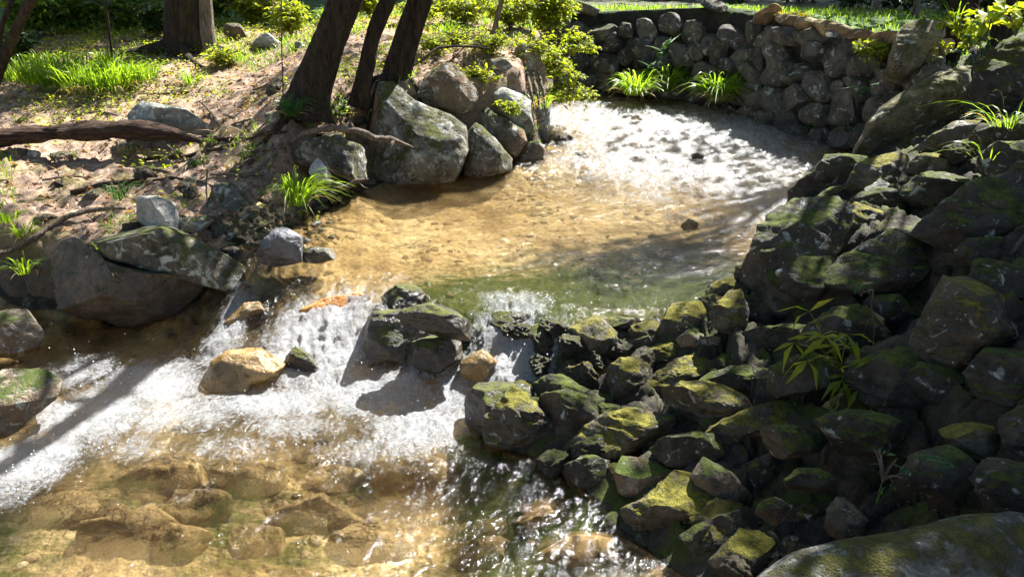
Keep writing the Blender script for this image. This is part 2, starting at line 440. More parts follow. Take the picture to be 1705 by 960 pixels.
# ground material: zones painted per vertex say what lies there (litter, green, rock and painted wood shade, else stream sand)
def ground_mat():
    m, nt = new_mat('ground'); N = NT(nt)
    tc = N.n('ShaderNodeTexCoord').outputs['Object']
    z = N.n('ShaderNodeVertexColor', layer_name='zone'); s = N.n('ShaderNodeSeparateColor'); N.l(z.outputs[0], s.inputs[0])
    al = N.n('ShaderNodeAttribute', attribute_name='algae')
    n1 = N.noise(tc, 2.2, 7, .65); n2 = N.noise(tc, 11, 8, .68); n3 = N.noise(tc, 55, 6, .7); n4 = N.noise(tc, 190, 3, .6)
    # sand and pebbles of the stream bed
    sand = N.ramp(n1, [(.33, (.17, .105, .040)), (.5, (.46, .345, .185)), (.66, (.66, .54, .34))])
    vo = N.n('ShaderNodeTexVoronoi'); vo.inputs['Scale'].default_value = 30; N.l(tc, vo.inputs['Vector'])
    peb = N.n('ShaderNodeHueSaturation'); N.l(vo.outputs['Color'], peb.inputs['Color']); peb.inputs['Saturation'].default_value = .0
    sand = N.mix(.6, sand, N.ramp(peb.outputs[0], [(.2, (.45, .42, .38)), (.8, (1.5, 1.4, 1.2))]), 'MULTIPLY')
    sand = N.mix(.7, sand, N.ramp(n3, [(.3, (.6, .6, .6)), (.7, (1.4, 1.4, 1.4))]), 'MULTIPLY')
    mpa = N.n('ShaderNodeMapping'); mpa.inputs['Scale'].default_value = (1.2, 4.5, 1); N.l(tc, mpa.inputs[0])
    na = N.noise(mpa.outputs[0], 3.2, 7, .7, .8)
    alg = N.ramp(n3, [(.3, (.016, .032, .003)), (.7, (.09, .13, .009))])
    sand = N.mix(N.ramp(N.math('ADD', N.math('MULTIPLY', al.outputs['Fac'], .62), na), [(.78, 0.0), (.98, .95)]), sand, alg)
    # litter and soil
    soil = N.ramp(n2, [(.3, (.09, .058, .040)), (.5, (.27, .185, .13)), (.72, (.46, .35, .26))])
    soil = N.mix(.8, soil, N.ramp(n3, [(.3, (.45, .45, .45)), (.7, (1.5, 1.5, 1.5))]), 'MULTIPLY')
    soil = N.mix(N.ramp(n1, [(.5, 0.0), (.62, .7)]), soil, N.mix(n3, (.06, .07, .012, 1), (.22, .19, .04, 1)))
    # green
    green = N.ramp(n3, [(.3, (.018, .04, .006)), (.7, (.085, .16, .022))])
    # rock
    rk = N.ramp(n2, [(.3, (.016, .014, .011)), (.7, (.085, .075, .055))])
    rk = N.mix(.8, rk, N.ramp(n3, [(.3, (.5, .5, .5)), (.7, (1.5, 1.45, 1.4))]), 'MULTIPLY')
    geo = N.n('ShaderNodeNewGeometry'); sp = N.n('ShaderNodeSeparateXYZ'); N.l(geo.outputs['Normal'], sp.inputs[0])
    mo = N.math('ADD', N.noise(tc, 5, 7, .68), N.maprange(sp.outputs[2], 0, 1, -.14, .12))
    rk = N.mix(N.ramp(mo, [(.56, 0.0), (.66, .85)]), rk, N.ramp(n4, [(.3, (.022, .035, .006)), (.7, (.10, .12, .018))]))
    jig = N.math('MULTIPLY', N.math('SUBTRACT', n2, .5), .5)
    f = lambda ch: N.ramp(N.math('ADD', s.outputs[ch], jig), [(.4, 0.0), (.6, 1.0)])
    c = N.mix(f(0), sand, soil); c = N.mix(f(1), c, green); c = N.mix(f(2), c, rk)
    h = N.math('ADD', N.math('MULTIPLY', n2, .5), N.math('MULTIPLY', n3, .3)); h = N.math('ADD', h, N.math('MULTIPLY', n4, .07))
    N.out(N.principled(c, .85, N.bump(h, .9, .05), .25).outputs[0]); return m

rs = np.concatenate([[.25, .8], np.geomspace(1.5, 12.5, 620), np.geomspace(12.6, 40, 60)[0:], np.geomspace(44, 220, 14)])
gx, gy, gq = polar(680, rad(45), rs)
gz = H(gx, gy)
ins, dl, df, dr = region(gx, gy)
dmin = np.minimum(np.minimum(dl, df), dr)
inw = ins & (gz < zwater(gx, gy) + .02)
zone = np.zeros((len(gx), 4), np.float32); zone[:, 3] = 1
isL = (dl <= df) & (dl <= dr) & ~ins; isR = (dr < dl) & (dr <= df) & ~ins; isF = (df < dl) & (df < dr) & ~ins
gravel = np.exp(-(((gx + 1.75) / .45) ** 2 + ((gy - 5.6) / .45) ** 2))
zone[:, 0] = np.where(isL, np.clip(1 - gravel, 0, 1), 0)
zone[:, 1] = np.where(isL, .62 * sm(9.5, 12, gy) + .25 * sm(-.9, -.2, gx) * sm(7.4, 8, gy), 0) + np.where(isF, 1.0, 0)
# deep shade of the wood painted with the dark rock colour beyond the lawn
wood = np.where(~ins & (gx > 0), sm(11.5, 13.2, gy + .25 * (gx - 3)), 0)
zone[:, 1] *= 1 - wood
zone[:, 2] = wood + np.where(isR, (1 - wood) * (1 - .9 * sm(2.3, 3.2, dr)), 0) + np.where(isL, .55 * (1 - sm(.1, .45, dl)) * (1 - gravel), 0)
zone[:, 0] = np.maximum(zone[:, 0], np.where(isR, sm(2.3, 3.2, dr), 0))
ca = A_(870, 478, .36); cb = A_(1130, 440, .38)
algae = 1.4 * np.exp(-(((gx - ca[0]) / 1.1) ** 2 + ((gy - ca[1]) / .55) ** 2)) + .8 * np.exp(-(((gx - cb[0]) / .9) ** 2 + ((gy - cb[1]) / .8) ** 2))
cc = A_(870, 830, -.1); algae += .55 * np.exp(-(((gx - cc[0]) / .35) ** 2 + ((gy - cc[1]) / .5) ** 2)) + (.56 + .55 * fbm(p3(gx, gy), 1.5, 3, 61)) * (1 - sm(3.4, 4.0, gy))
GROUND = mesh_obj('ground', np.stack([gx, gy, gz], 1), gq, ground_mat(), attrs={'zone': zone, 'algae': np.clip(algae, 0, 1) * ins})
prop(GROUND, 'stream bed of golden sand between a littered earth bank and a mossy rock bank', kind='structure')

# ------------------------------------------------------------------ water
def water_mat():
    m, nt = new_mat('stream_water'); N = NT(nt)
    tc = N.n('ShaderNodeTexCoord').outputs['Object']
    fo = N.n('ShaderNodeAttribute', attribute_name='foam'); rf = N.n('ShaderNodeAttribute', attribute_name='rough')
    wv = N.n('ShaderNodeVectorMath', operation='MULTIPLY_ADD'); N.l(N.noise(tc, 2.5, 3, .5, 0, True), wv.inputs[0])
    wv.inputs[1].default_value = (.25, .25, .25); N.l(tc, wv.inputs[2]); w = wv.outputs[0]
    mp = N.n('ShaderNodeMapping'); mp.inputs['Scale'].default_value = (1.0, .62, 1.0); mp.inputs['Rotation'].default_value = (0, 0, rad(-20)); N.l(w, mp.inputs[0])
    a = N.noise(mp.outputs[0], 9, 4, .55); b = N.noise(mp.outputs[0], 30, 4, .6); c = N.noise(w, 85, 3, .6)
    h = N.math('ADD', N.math('MULTIPLY', a, .55), N.math('MULTIPLY', b, .28)); h = N.math('ADD', h, N.math('MULTIPLY', c, .09))
    bp = N.n('ShaderNodeBump'); N.l(h, bp.inputs['Height']); bp.inputs['Distance'].default_value = .05
    N.l(N.maprange(rf.outputs['Fac'], 0, 1, .03, 1.0), bp.inputs['Strength'])
    nrm = bp.outputs[0]
    fr = N.n('ShaderNodeFresnel'); fr.inputs[0].default_value = 1.33; N.l(nrm, fr.inputs['Normal'])
    tr = N.n('ShaderNodeBsdfTransparent'); tr.inputs[0].default_value = (.955, .925, .83, 1)
    rfx = N.n('ShaderNodeBsdfRefraction'); rfx.inputs[0].default_value = (.955, .925, .83, 1); rfx.inputs['IOR'].default_value = 1.33
    rfx.inputs['Roughness'].default_value = .0; N.l(nrm, rfx.inputs['Normal'])
    body = N.n('ShaderNodeMixShader'); body.inputs[0].default_value = .40
    N.l(tr.outputs[0], body.inputs[1]); N.l(rfx.outputs[0], body.inputs[2])
    gl = N.n('ShaderNodeBsdfGlossy'); N.l(N.maprange(rf.outputs['Fac'], .35, 1, .035, .13), gl.inputs['Roughness']); N.l(nrm, gl.inputs['Normal'])
    mx = N.n('ShaderNodeMixShader'); N.l(fr.outputs[0], mx.inputs[0]); N.l(body.outputs[0], mx.inputs[1]); N.l(gl.outputs[0], mx.inputs[2])
    # foam: bubbles gathered into ragged streaks; whitens the riffle for sun glitter
    mf = N.n('ShaderNodeMapping'); mf.inputs['Scale'].default_value = (1.0, .36, 1.0); mf.inputs['Rotation'].default_value = (0, 0, rad(-35)); N.l(w, mf.inputs[0])
    f1 = N.noise(mf.outputs[0], 7, 8, .74, 1.3); f2 = N.noise(w, 48, 5, .75); f3 = N.noise(w, 170, 2, .6)
    t = N.math('ADD', N.math('MULTIPLY', f1, .5), N.math('MULTIPLY', f2, .5))
    t = N.math('ADD', t, N.math('MULTIPLY', N.math('SUBTRACT', f3, .5), .14))
    ft = N.math('ADD', t, N.math('MULTIPLY', fo.outputs['Fac'], .385))
    mask = N.ramp(ft, [(.64, 0.0), (.71, .42), (.83, .90)])
    fm = N.math('MULTIPLY', mask, N.maprange(fo.outputs['Fac'], .02, .12))
    fp = N.principled((.80, .82, .84), .3, N.bump(t, 1.0, .09, nrm), .5)
    ftr = N.n('ShaderNodeBsdfTranslucent'); ftr.inputs[0].default_value = (.7, .73, .75, 1)
    fmix = N.n('ShaderNodeMixShader'); fmix.inputs[0].default_value = .35; N.l(fp.outputs[0], fmix.inputs[1]); N.l(ftr.outputs[0], fmix.inputs[2])
    fin = N.n('ShaderNodeMixShader'); N.l(fm, fin.inputs[0]); N.l(mx.outputs[0], fin.inputs[1]); N.l(fmix.outputs[0], fin.inputs[2])
    N.out(fin.outputs[0]); return m

FOAM_GLITTER = [  # px, py, z, half-width px, half-height px, strength; riffle rows paint sun glitter
    (465, 468, .32, 60, 26, .30), (405, 500, .25, 34, 40, .42), (530, 565, .16, 110, 46, 1.05), (375, 560, .08, 45, 50, .8), (250, 640, 0, 120, 50, .85),
    (150, 690, 0, 120, 55, .95), (50, 765, 0, 95, 45, 1.0), (20, 820, 0, 50, 30, .6), (300, 690, 0, 140, 36, .7), (450, 672, 0, 140, 30, .85), (620, 660, 0, 120, 34, .9),
    (700, 705, 0, 95, 60, .9), (755, 640, .05, 40, 45, .8), (850, 590, .16, 75, 55, 1.0), (900, 610, .1, 40, 30, .8), (720, 590, .14, 40, 45, .6), (800, 540, .34, 30, 26, .7),
    (920, 530, .36, 70, 20, .35), (560, 640, .02, 70, 26, .8), (640, 700, 0, 60, 30, .5), (560, 780, 0, 60, 20, .25),
    (1150, 235, .5, 250, 52, .82), (1260, 300, .45, 125, 66, .84), (1010, 212, .52, 120, 36, .72), (1180, 365, .42, 130, 30, .5), (400, 745, 0, 120, 30, .5), (600, 750, 0, 110, 30, .5), (140, 620, 0, 80, 36, .6), (480, 712, 0, 110, 26, .6), (220, 745, 0, 90, 26, .55), (1080, 275, .44, 150, 40, .7), (1280, 345, .42, 60, 24, .6), (1330, 240, .5, 60, 40, .4),
    (960, 270, .43, 70, 18, .55), (930, 205, .55, 30, 26, .7), (1100, 320, .42, 120, 22, .45)]

def blobs(x, y, table):
    v = np.zeros(len(x))
    for px, py, z, wx, wy, s in table:
        c = at(px, py, z); t = (c - CAM) @ FWD; sin = abs(ray(px, py)[2]) / np.linalg.norm(ray(px, py))
        rx, ry = wx * t / FPX, wy * t / FPX / sin
        v = np.maximum(v, s * np.exp(-1.0 * (((x - c[0]) / rx) ** 2 + ((y - c[1]) / ry) ** 2) ** 1.3))
    return v

wx_, wy_, wq = polar(860, rad(44), np.geomspace(1.5, 12.2, 800), 10)
P2 = np.stack([wx_, wy_], 1)
wz = zwater(wx_, wy_)
keep = (inside(P2, POLY) | (np.minimum(dist_poly(P2, LEFT), np.minimum(dist_poly(P2, RIGHTB), dist_poly(P2, FAR))) < .22)) & (wy_ > .3)
gh = H(wx_, wy_, False); keep &= gh < wz + .22
fq = wq[keep[wq].all(1)]
use = np.unique(fq); remap = np.full(len(wx_), -1); remap[use] = np.arange(len(use)); fq = remap[fq]
wx_, wy_, wz = wx_[use], wy_[use], wz[use]; q = p3(wx_, wy_)
foam = blobs(wx_, wy_, FOAM_GLITTER)
yt_slope = np.abs(zwater(wx_, wy_ + .03) - zwater(wx_, wy_ - .03)) / .06
casc = np.clip(yt_slope / .6, 0, 1)
up_calm = sm(4.5, 4.9, wy_) * (1 - sm(6.8, 7.6, wy_))
amp = .0085 + .020 * np.clip(foam, 0, 1) + .020 * casc + .022 * sm(7.0, 7.9, wy_ + .35 * wx_) - .001 * up_calm + .004 * (1 - sm(2.6, 3.7, wy_)) * sm(-.9, .1, wx_)
qs = q @ np.array([[.94, .34, 0], [-.34, .94, 0], [0, 0, 1.0]]) * np.array([1.0, .62, 1.0])
rapid = sm(7.0, 7.9, wy_ + .35 * wx_)
wave = (fbm(qs, 3.2, 2, 11) * .9 + ridged(qs, 7.5, 3, 12) * .8 + fbm(q, 22, 2, 13) * .45) * (1 - .7 * rapid) + rapid * (ridged(q * np.array([1, 1.5, 1]), 7, 3, 14) * .75 + ridged(q, 15, 2, 15) * .45)
wz = wz + amp * wave
rapid = sm(7.0, 7.9, wy_ + .35 * wx_)
rough = np.clip(.56 + .06 * (1 - sm(3.2, 3.9, wy_)) + .6 * foam + .5 * casc + .75 * rapid + .28 * sm(-.9, .4, wx_) * up_calm + .12 * (1 - sm(2.6, 3.7, wy_)) * sm(-.9, .1, wx_), 0, 1)
WATER = mesh_obj('stream_water', np.stack([wx_, wy_, wz], 1), fq, water_mat(), attrs={'foam': foam, 'rough': rough})
prop(WATER, 'clear shallow stream with white rapids running over golden sand', kind='structure')
# ------------------------------------------------------------------ rocks
import bmesh
_ico = {}
def ico(level):
    if level not in _ico:
        bm = bmesh.new(); bmesh.ops.create_icosphere(bm, subdivisions=level, radius=1.0)
        v = np.array([x.co[:] for x in bm.verts]); f = np.array([[x.index for x in p.verts] for p in bm.faces]); bm.free()
        _ico[level] = (v / np.linalg.norm(v, axis=1)[:, None], f)
    return _ico[level]

def poly_radius(poly, phi):
    """distance from the centre to a polygon, star-shaped about the centre"""
    out = np.full(len(phi), 0.0); n = len(poly)
    dx, dy = np.cos(phi), np.sin(phi)
    for i in range(n):
        x1, y1 = poly[i]; x2, y2 = poly[(i + 1) % n]; ex, ey = x2 - x1, y2 - y1
        den = dx * ey - dy * ex; den = np.where(np.abs(den) < 1e-9, 1e-9, den)
        t = (x1 * ey - y1 * ex) / den; s = (x1 * dy - y1 * dx) / den
        ok = (t > 0) & (s >= -1e-6) & (s <= 1 + 1e-6)
        out = np.where(ok, np.maximum(out, t), out)
    good = out > 0
    if not good.all(): out[~good] = out[good].mean()
    return out

MAT = {
    'grey': rock_mat('rock_grey_lichen', (.10, .098, .08), (.27, .265, .235), .30, lichen=.45, strata=.3),
    'greymoss': rock_mat('rock_grey_moss', (.055, .05, .038), (.21, .195, .15), .70, ((.035, .045, .010), (.13, .13, .026)), lichen=.42, moss_any=True),
    'brown': rock_mat('rock_brown', (.085, .066, .045), (.25, .205, .15), .46, lichen=.3, stain=(.17, .105, .055), strata=.3),
    'darkbrown': rock_mat('rock_wet_brown', (.035, .027, .018), (.12, .092, .060), .34, rough=.6, strata=.35),
    'pale': rock_mat('rock_pale', (.22, .21, .18), (.40, .385, .34), .0, rough=.85, strata=.4),
    'slate': rock_mat('rock_slate', (.07, .07, .075), (.20, .20, .215), .0, rough=.45, spec=.5, strata=.5),
    'right': rock_mat('rock_moss_shaded', (.015, .012, .009), (.080, .069, .050), .54, ((.020, .032, .005), (.12, .145, .02)), lichen=.12, rough=.7, strata=.35),  # shaded copy of the bank rock, shade put into its base colour
    'rightlit': rock_mat('rock_moss_sunlit', (.020, .016, .011), (.13, .11, .075), .58, ((.06, .055, .008), (.27, .245, .035)), lichen=.1, rough=.55, strata=.35),  # sunlit copy of the bank rock, sunlight put into yellower moss
    'ledge': rock_mat('rock_wet_moss', (.012, .010, .007), (.065, .052, .034), .50, ((.035, .045, .006), (.15, .155, .02)), rough=.28, spec=.6, strata=.3),
    'gold': rock_mat('rock_golden', (.085, .048, .014), (.36, .23, .085), .46, ((.10, .085, .01), (.26, .20, .03)), rough=.25, spec=.6, moss_any=True),
    'orange': rock_mat('rock_orange', (.30, .11, .02), (.58, .28, .08), .0, rough=.25, spec=.6),
    'bedstone': rock_mat('rock_bed', (.25, .17, .07), (.52, .38, .19), .42, ((.06, .06, .012), (.17, .14, .03)), rough=.7, moss_any=True),
    'slabface': rock_mat('rock_slab', (.055, .045, .024), (.22, .185, .10), .62, ((.045, .055, .008), (.17, .165, .03)), lichen=.15, strata=.9, moss_any=True),
    'fore': rock_mat('rock_foreground', (.045, .042, .034), (.17, .162, .135), .50, ((.04, .042, .008), (.15, .14, .028)), lichen=.5, strata=.2),
}

def rock(name, label, mat, poly, t=None, thick=.8, cuts=7, jag=.05, top=None, level=None, group=None, cat='rock', box=.72, seed=None,
         water=True, base=None, push=.5):
    poly = np.array(poly, float)
    if mat in ('right', 'rightlit', 'ledge') and cuts == 7: cuts = 13; push = max(push, .75); jag = max(jag, .085)
    if mat in ('right', 'rightlit') and len(poly) < 13 and t is None or group == GR: poly = poly.mean(0) + (poly - poly.mean(0)) * (1.22 if group == GR else 1.3)
    if group == GR: t = min(t, hit(*poly.mean(0)) - .04); push = .35; thick = max(thick, .95)
    w, h = np.ptp(poly[:, 0]), np.ptp(poly[:, 1])
    n = len(poly); nx = np.roll(poly, -1, 0)
    cr = poly[:, 0] * nx[:, 1] - nx[:, 0] * poly[:, 1]; A = cr.sum() / 2
    c = np.array([((poly[:, 0] + nx[:, 0]) * cr).sum(), ((poly[:, 1] + nx[:, 1]) * cr).sum()]) / (6 * A)
    rs_ = np.random.default_rng(seed if seed is not None else int(abs(c[0] * 31 + c[1] * 17)) + 5)
    if group == GB and (t == 'hit' or (t is not None and t > 6.9)): poly = poly.mean(0) + (poly - poly.mean(0)) * 1.12
    if group == GL and mat == 'ledge': poly = poly.mean(0) + (poly - poly.mean(0)) * 1.16
    if t == 'hit': t = hit(*c) - .06
    if t is None:
        by = min(poly[:, 1].max(), 955); bx = poly[np.argmax(poly[:, 1]), 0] if base is None else base
        bx = np.clip(.6 * bx + .4 * c[0], 4, 1701)
        t = hit(bx, by - .12 * h, water)
    T = .5 * min(w, h * 1.5) * thick * t / FPX
    tc = t + push * T
    k = tc / FPX
    cen = atd(c[0], c[1], tc)
    vd = ray(c[0], c[1]); vd = vd / np.linalg.norm(vd)
    if level is None: level = 6 if w * h > 14000 else (5 if w * h > 1600 else 4)
    v, f = ico(level)
    P = (poly - c) * np.array([1, -1]); P *= k
    phi = np.arctan2(v[:, 1], v[:, 0]); s = np.hypot(v[:, 0], v[:, 1])
    R = poly_radius(P[::-1] if True else P, phi)
    # soften the outline a little so that corners are worn
    R = R * (1 + .03 * rs_.normal() * np.sin(3 * phi + rs_.uniform(0, 6)))
    sk = s ** box
    q = np.stack([R * np.cos(phi) * sk, R * np.sin(phi) * sk, np.sign(v[:, 2]) * np.abs(v[:, 2]) ** .8 * T], 1)
    # to world axes: right, up of the view, towards the viewer
    upv = np.cross(RIGHT, vd); upv /= np.linalg.norm(upv)
    q = q[:, :1] * RIGHT + q[:, 1:2] * upv - q[:, 2:3] * vd
    size = math.sqrt(w * h) * k
    # flat faces where the stone broke
    for _ in range(cuts):
        d = rs_.normal(size=3) + np.array([0, -.9, .25]); d /= np.linalg.norm(d)
        pr = q @ d; m = pr.max() * rs_.uniform(.62, .9)
        q = q - np.clip(pr - m, 0, None)[:, None] * d * .93
    if top:
        d = np.array([rs_.normal() * .12, -.12 + rs_.normal() * .1, 1.0]); d /= np.linalg.norm(d)
        pr = q @ d; m = pr.max() * top
        q = q - np.clip(pr - m, 0, None)[:, None] * d * .95
    nd = q / (np.linalg.norm(q, axis=1)[:, None] + 1e-6)
    off = rs_.uniform(0, 50, 3); pp = q / size + off
    st = pp @ np.array([.25, .35, .9]) * 5.5 + 1.2 * fbm(pp, 1.6, 3); st = st - np.floor(st)
    lay_ = (np.where(st < .8, st / .8, (1 - st) / .2) - .5) * (.55 if mat in ('right', 'rightlit', 'slabface') else .25)
    disp = .5 * lay_ + .55 * fbm(pp, 2.3, 4) + .55 * ridged(pp @ np.array([[1, .2, .1], [.1, 1, .3], [.2, .4, 2.2]]), 2.6, 4) * .6
    if level >= 5: disp = disp + .10 * fbm(pp, 14, 3)
    q = q + nd * (disp * jag * size)[:, None]
    o = mesh_obj(name, q, f, MAT[mat], None, cen)
    return prop(o, label, cat, group)

def ell(cx, cy, w, h, n=8, seed=0, j=.16):
    r = np.random.default_rng(seed + int(cx) * 7 + int(cy))
    a = np.linspace(0, 2 * math.pi, n, endpoint=False) + r.uniform(-.2, .2, n)
    m = 1 + r.uniform(-j, j, n)
    return [(cx + w / 2 * math.cos(x) * y, cy + h / 2 * math.sin(x) * y) for x, y in zip(a, m)]

GB = 'boulders edging the left bank'; GR = 'rocks of the dark right bank'; GL = 'ledge rocks of the small waterfall'; GT = 'sunlit mossy rocks at the right water edge'
GS = 'stones lying under the clear pool'
# --- left bank, lower pool
rock('boulder', 'long dark brown boulder lying tilted in the shade at the lower pool', 'darkbrown',
     [(88, 430), (92, 402), (122, 392), (170, 430), (198, 443), (269, 457), (375, 489), (366, 510), (312, 541), (212, 540), (149, 530), (101, 515)], cuts=10, jag=.07, top=.86, group=GB, cat='boulder', t=5.02, thick=1.0)
rock('boulder', 'grey boulder with lichen and dark moss resting on the long tilted boulder', 'greymoss',
     [(158, 405), (170, 385), (184, 376), (248, 372), (294, 383), (354, 411), (400, 439), (407, 464), (379, 486), (319, 470), (248, 452), (170, 431)], cuts=5, group=GB, cat='boulder', t=5.12, thick=1.0)
rock('rock', 'pale grey angular rock lit by the sun above the lichen boulder', 'pale',
     [(216, 338), (232, 327), (262, 326), (296, 338), (297, 388), (262, 380), (230, 378)], cuts=6, group=GB, t=5.45)
rock('rock', 'small brown wedge rock beside the pale angular rock', 'brown', [(298, 384), (318, 366), (340, 357), (359, 369), (340, 385), (308, 391)], group=GB, t=5.4)
rock('rock', 'mossy block under the overhanging sticks of the bank', 'greymoss',
     [(345, 334), (358, 303), (400, 310), (421, 333), (412, 358), (383, 364), (351, 357)], group=GB, t=5.95)
rock('rock', 'dark grey pointed slate rock with a wet sheen at the chute head', 'slate',
     [(425, 425), (440, 397), (464, 375), (482, 381), (504, 394), (502, 436), (458, 446), (430, 440)], cuts=8, group=GB, t=5.15)
rock('stone', 'low mossy stone at the pool edge right of the slate rock', 'greymoss', [(497, 420), (520, 410), (553, 414), (561, 430), (532, 441), (500, 438)], group=GB, cat='stone')
rock('stone', 'small dark stone on the gravel behind the lichen boulder', 'darkbrown', [(366, 415), (388, 409), (411, 420), (408, 438), (384, 434)], group=GB, cat='stone', t=5.5)
rock('rock', 'half wet rock with a sunlit golden flank at the left frame edge', 'brown', [(-30, 525), (10, 514), (42, 515), (76, 553), (70, 578), (28, 594), (-30, 596)], group='wet rocks at the left of the lower pool')
rock('boulder', 'brown boulder with a flat sunlit top in the white water at far left', 'brown', [(-60, 630), (0, 614), (60, 611), (98, 632), (94, 664), (58, 692), (18, 726), (-60, 750)], top=.6, group='wet rocks at the left of the lower pool', cat='boulder')
rock('rock', 'dark upright rock in the shaded hollow left of the tilted boulder', 'darkbrown', [(50, 445), (85, 425), (97, 440), (100, 512), (70, 520), (45, 495)], group=GB, t=5.55)
rock('rock', 'dark low rock under the hanging grass at the left frame edge', 'darkbrown', [(-20, 440), (25, 430), (52, 450), (55, 505), (10, 515), (-20, 510)], group=GB, t=5.6)
# --- left bank, upper pool
rock('boulder', 'large grey boulder with white lichen and moss standing in the upper pool edge', 'greymoss',
     [(636, 190), (640, 150), (662, 150), (692, 176), (747, 198), (767, 213), (773, 287), (720, 301), (647, 306), (628, 298), (632, 240)], cuts=5, group=GB, cat='boulder', t=7.05, thick=.9, box=.6)
rock('boulder', 'round brown boulder perched on top of the large lichen boulder', 'brown',
     [(685, 162), (694, 142), (712, 128), (745, 112), (770, 128), (789, 155), (780, 180), (745, 194), (708, 182)], group=GB, cat='boulder', t=7.35, cuts=5)
rock('boulder', 'mossy grey block right of the large lichen boulder', 'greymoss', [(763, 205), (781, 186), (802, 213), (849, 262), (848, 280), (800, 289), (775, 288)], group=GB, cat='boulder', t=7.3)
rock('boulder', 'brown grey leaning block above the water in the bank wall', 'brown', [(786, 183), (810, 181), (868, 216), (873, 234), (855, 256), (818, 233), (798, 207)], group=GB, cat='boulder', t=7.6, cuts=5)
rock('rock', 'wet brown rock at the corner of the bank beside the riffle', 'brown', [(849, 262), (880, 230), (907, 238), (905, 268), (874, 280), (850, 279)], group=GB, t='hit')
rock('rock', 'grey rock under the yellow green bush in the bank wall', 'grey', [(812, 158), (843, 145), (880, 158), (884, 212), (862, 218), (822, 188)], group=GB, t='hit')
rock('rock', 'pale corner rock streaked with dry roots above the riffle', 'grey', [(877, 149), (900, 143), (913, 187), (911, 243), (889, 238), (878, 205)], group=GB, t='hit')
rock('rock', 'dark rounded rock in the shade below the dry roots', 'brown', [(812, 104), (840, 96), (852, 114), (836, 138), (815, 128)], group=GB, t='hit')
rock('rock', 'brown upper rock behind the hanging dry roots', 'brown', [(860, 84), (890, 80), (905, 113), (902, 148), (870, 150), (846, 120)], group=GB, t='hit')
rock('rock', 'mossy eroded clod of the bank under the exposed root', 'greymoss', [(478, 262), (505, 236), (560, 226), (612, 248), (618, 290), (590, 304), (545, 285), (505, 276)], group=GB, t=6.45, jag=.09)
rock('stone', 'pale triangular stone beside the bright grass tuft', 'pale', [(512, 285), (530, 261), (551, 290), (550, 308), (526, 304)], group=GB, cat='stone', t=6.1)
rock('stone', 'knobbly brown stone at the foot of the bank left of the lichen boulder', 'brown', [(592, 268), (606, 264), (612, 300), (596, 306), (588, 290)], group=GB, cat='stone', t=6.75)
# --- left bank ground
rock('rock', 'flat grey rock with a sunlit top behind the fallen log', 'grey', [(214, 192), (238, 168), (270, 174), (313, 182), (352, 208), (348, 228), (281, 216), (220, 208)], group='loose rocks on the earth bank', cuts=6, t=7.0)
rock('rock', 'brown square rock right of the broad tree', 'brown', [(369, 53), (378, 38), (409, 42), (412, 60), (387, 67)], group='loose rocks on the earth bank')
rock('rock', 'pale buff wedge rock lit by the sun on the earth bank', 'pale', [(417, 75), (430, 62), (443, 52), (470, 73), (467, 83), (433, 79)], group='loose rocks on the earth bank')
rock('stone', 'small grey stone on the litter left of the large leaning trunk', 'grey', ell(497, 76, 22, 14), group='loose rocks on the earth bank', cat='stone')
rock('stone', 'small mossy stone at the foot of the large leaning trunk', 'greymoss', ell(458, 196, 46, 22), group='loose rocks on the earth bank', cat='stone')
rock('stone', 'small rounded stone below the fallen log on the sandy earth', 'grey', ell(57, 257, 28, 16), group='loose rocks on the earth bank', cat='stone')
rock('stone', 'mossy stone in the dark gap under the fallen log', 'greymoss', ell(212, 246, 40, 26), group='loose rocks on the earth bank', cat='stone')
# --- the ledge between the pools
rock('boulder', 'golden brown boulder washed by white water below the chute', 'gold',
     [(350, 602), (380, 583), (432, 578), (473, 606), (461, 626), (424, 642), (417, 663), (374, 674), (343, 680), (338, 640)], group=GL, cat='boulder', cuts=6, jag=.06, thick=1.0, push=1.1)
rock('rock', 'golden ledge rock under the clear chute water', 'gold', [(372, 538), (405, 503), (457, 500), (462, 520), (440, 541), (424, 556), (387, 558)], group=GL, jag=.03, cuts=3, thick=.8, push=1.15)
rock('rock', 'bright orange rock under the water at the chute lip', 'orange', [(494, 517), (542, 495), (601, 486), (618, 496), (588, 522), (549, 530), (515, 527)], group=GL, jag=.03, cuts=3, thick=.8, push=1.15)
rock('rock', 'small black wet rock splitting the white water', 'ledge', [(474, 600), (486, 576), (506, 588), (536, 604), (547, 626), (516, 619), (479, 614)], group=GL)
rock('boulder', 'dark mossy boulder in the middle of the waterfall ledge', 'ledge',
     [(604, 542), (625, 526), (664, 524), (706, 543), (706, 567), (676, 590), (674, 618), (642, 624), (609, 619), (602, 582)], group=GL, cat='boulder', jag=.07, thick=1.1)
rock('rock', 'flat rock with wet grey facets capping the ledge', 'ledge', [(630, 508), (648, 486), (664, 474), (695, 477), (718, 494), (698, 511), (668, 522), (642, 524)], group=GL, top=.7)
rock('rock', 'mossy yellow rock on the ledge behind the middle boulder', 'ledge', [(668, 528), (684, 515), (716, 508), (756, 522), (788, 542), (781, 567), (738, 560), (700, 545)], group=GL, t=4.3)
rock('rock', 'lower dark rock splashed by two small falls', 'ledge', [(675, 592), (690, 572), (722, 564), (760, 570), (765, 596), (731, 616), (706, 641), (684, 632)], group=GL)
rock('rock', 'black ledge rock between the green algae and the right fall', 'ledge', [(808, 540), (826, 524), (851, 516), (894, 538), (888, 558), (832, 560)], group=GL)
rock('rock', 'dark ledge rock nearest the right bank below the algae', 'ledge', [(880, 560), (895, 543), (935, 538), (962, 552), (945, 572), (900, 574)], group=GL)
rock('rock', 'golden sloping rock under the right fall', 'gold', [(764, 604), (785, 588), (815, 580), (829, 602), (806, 633), (783, 648), (770, 628)], group=GL)
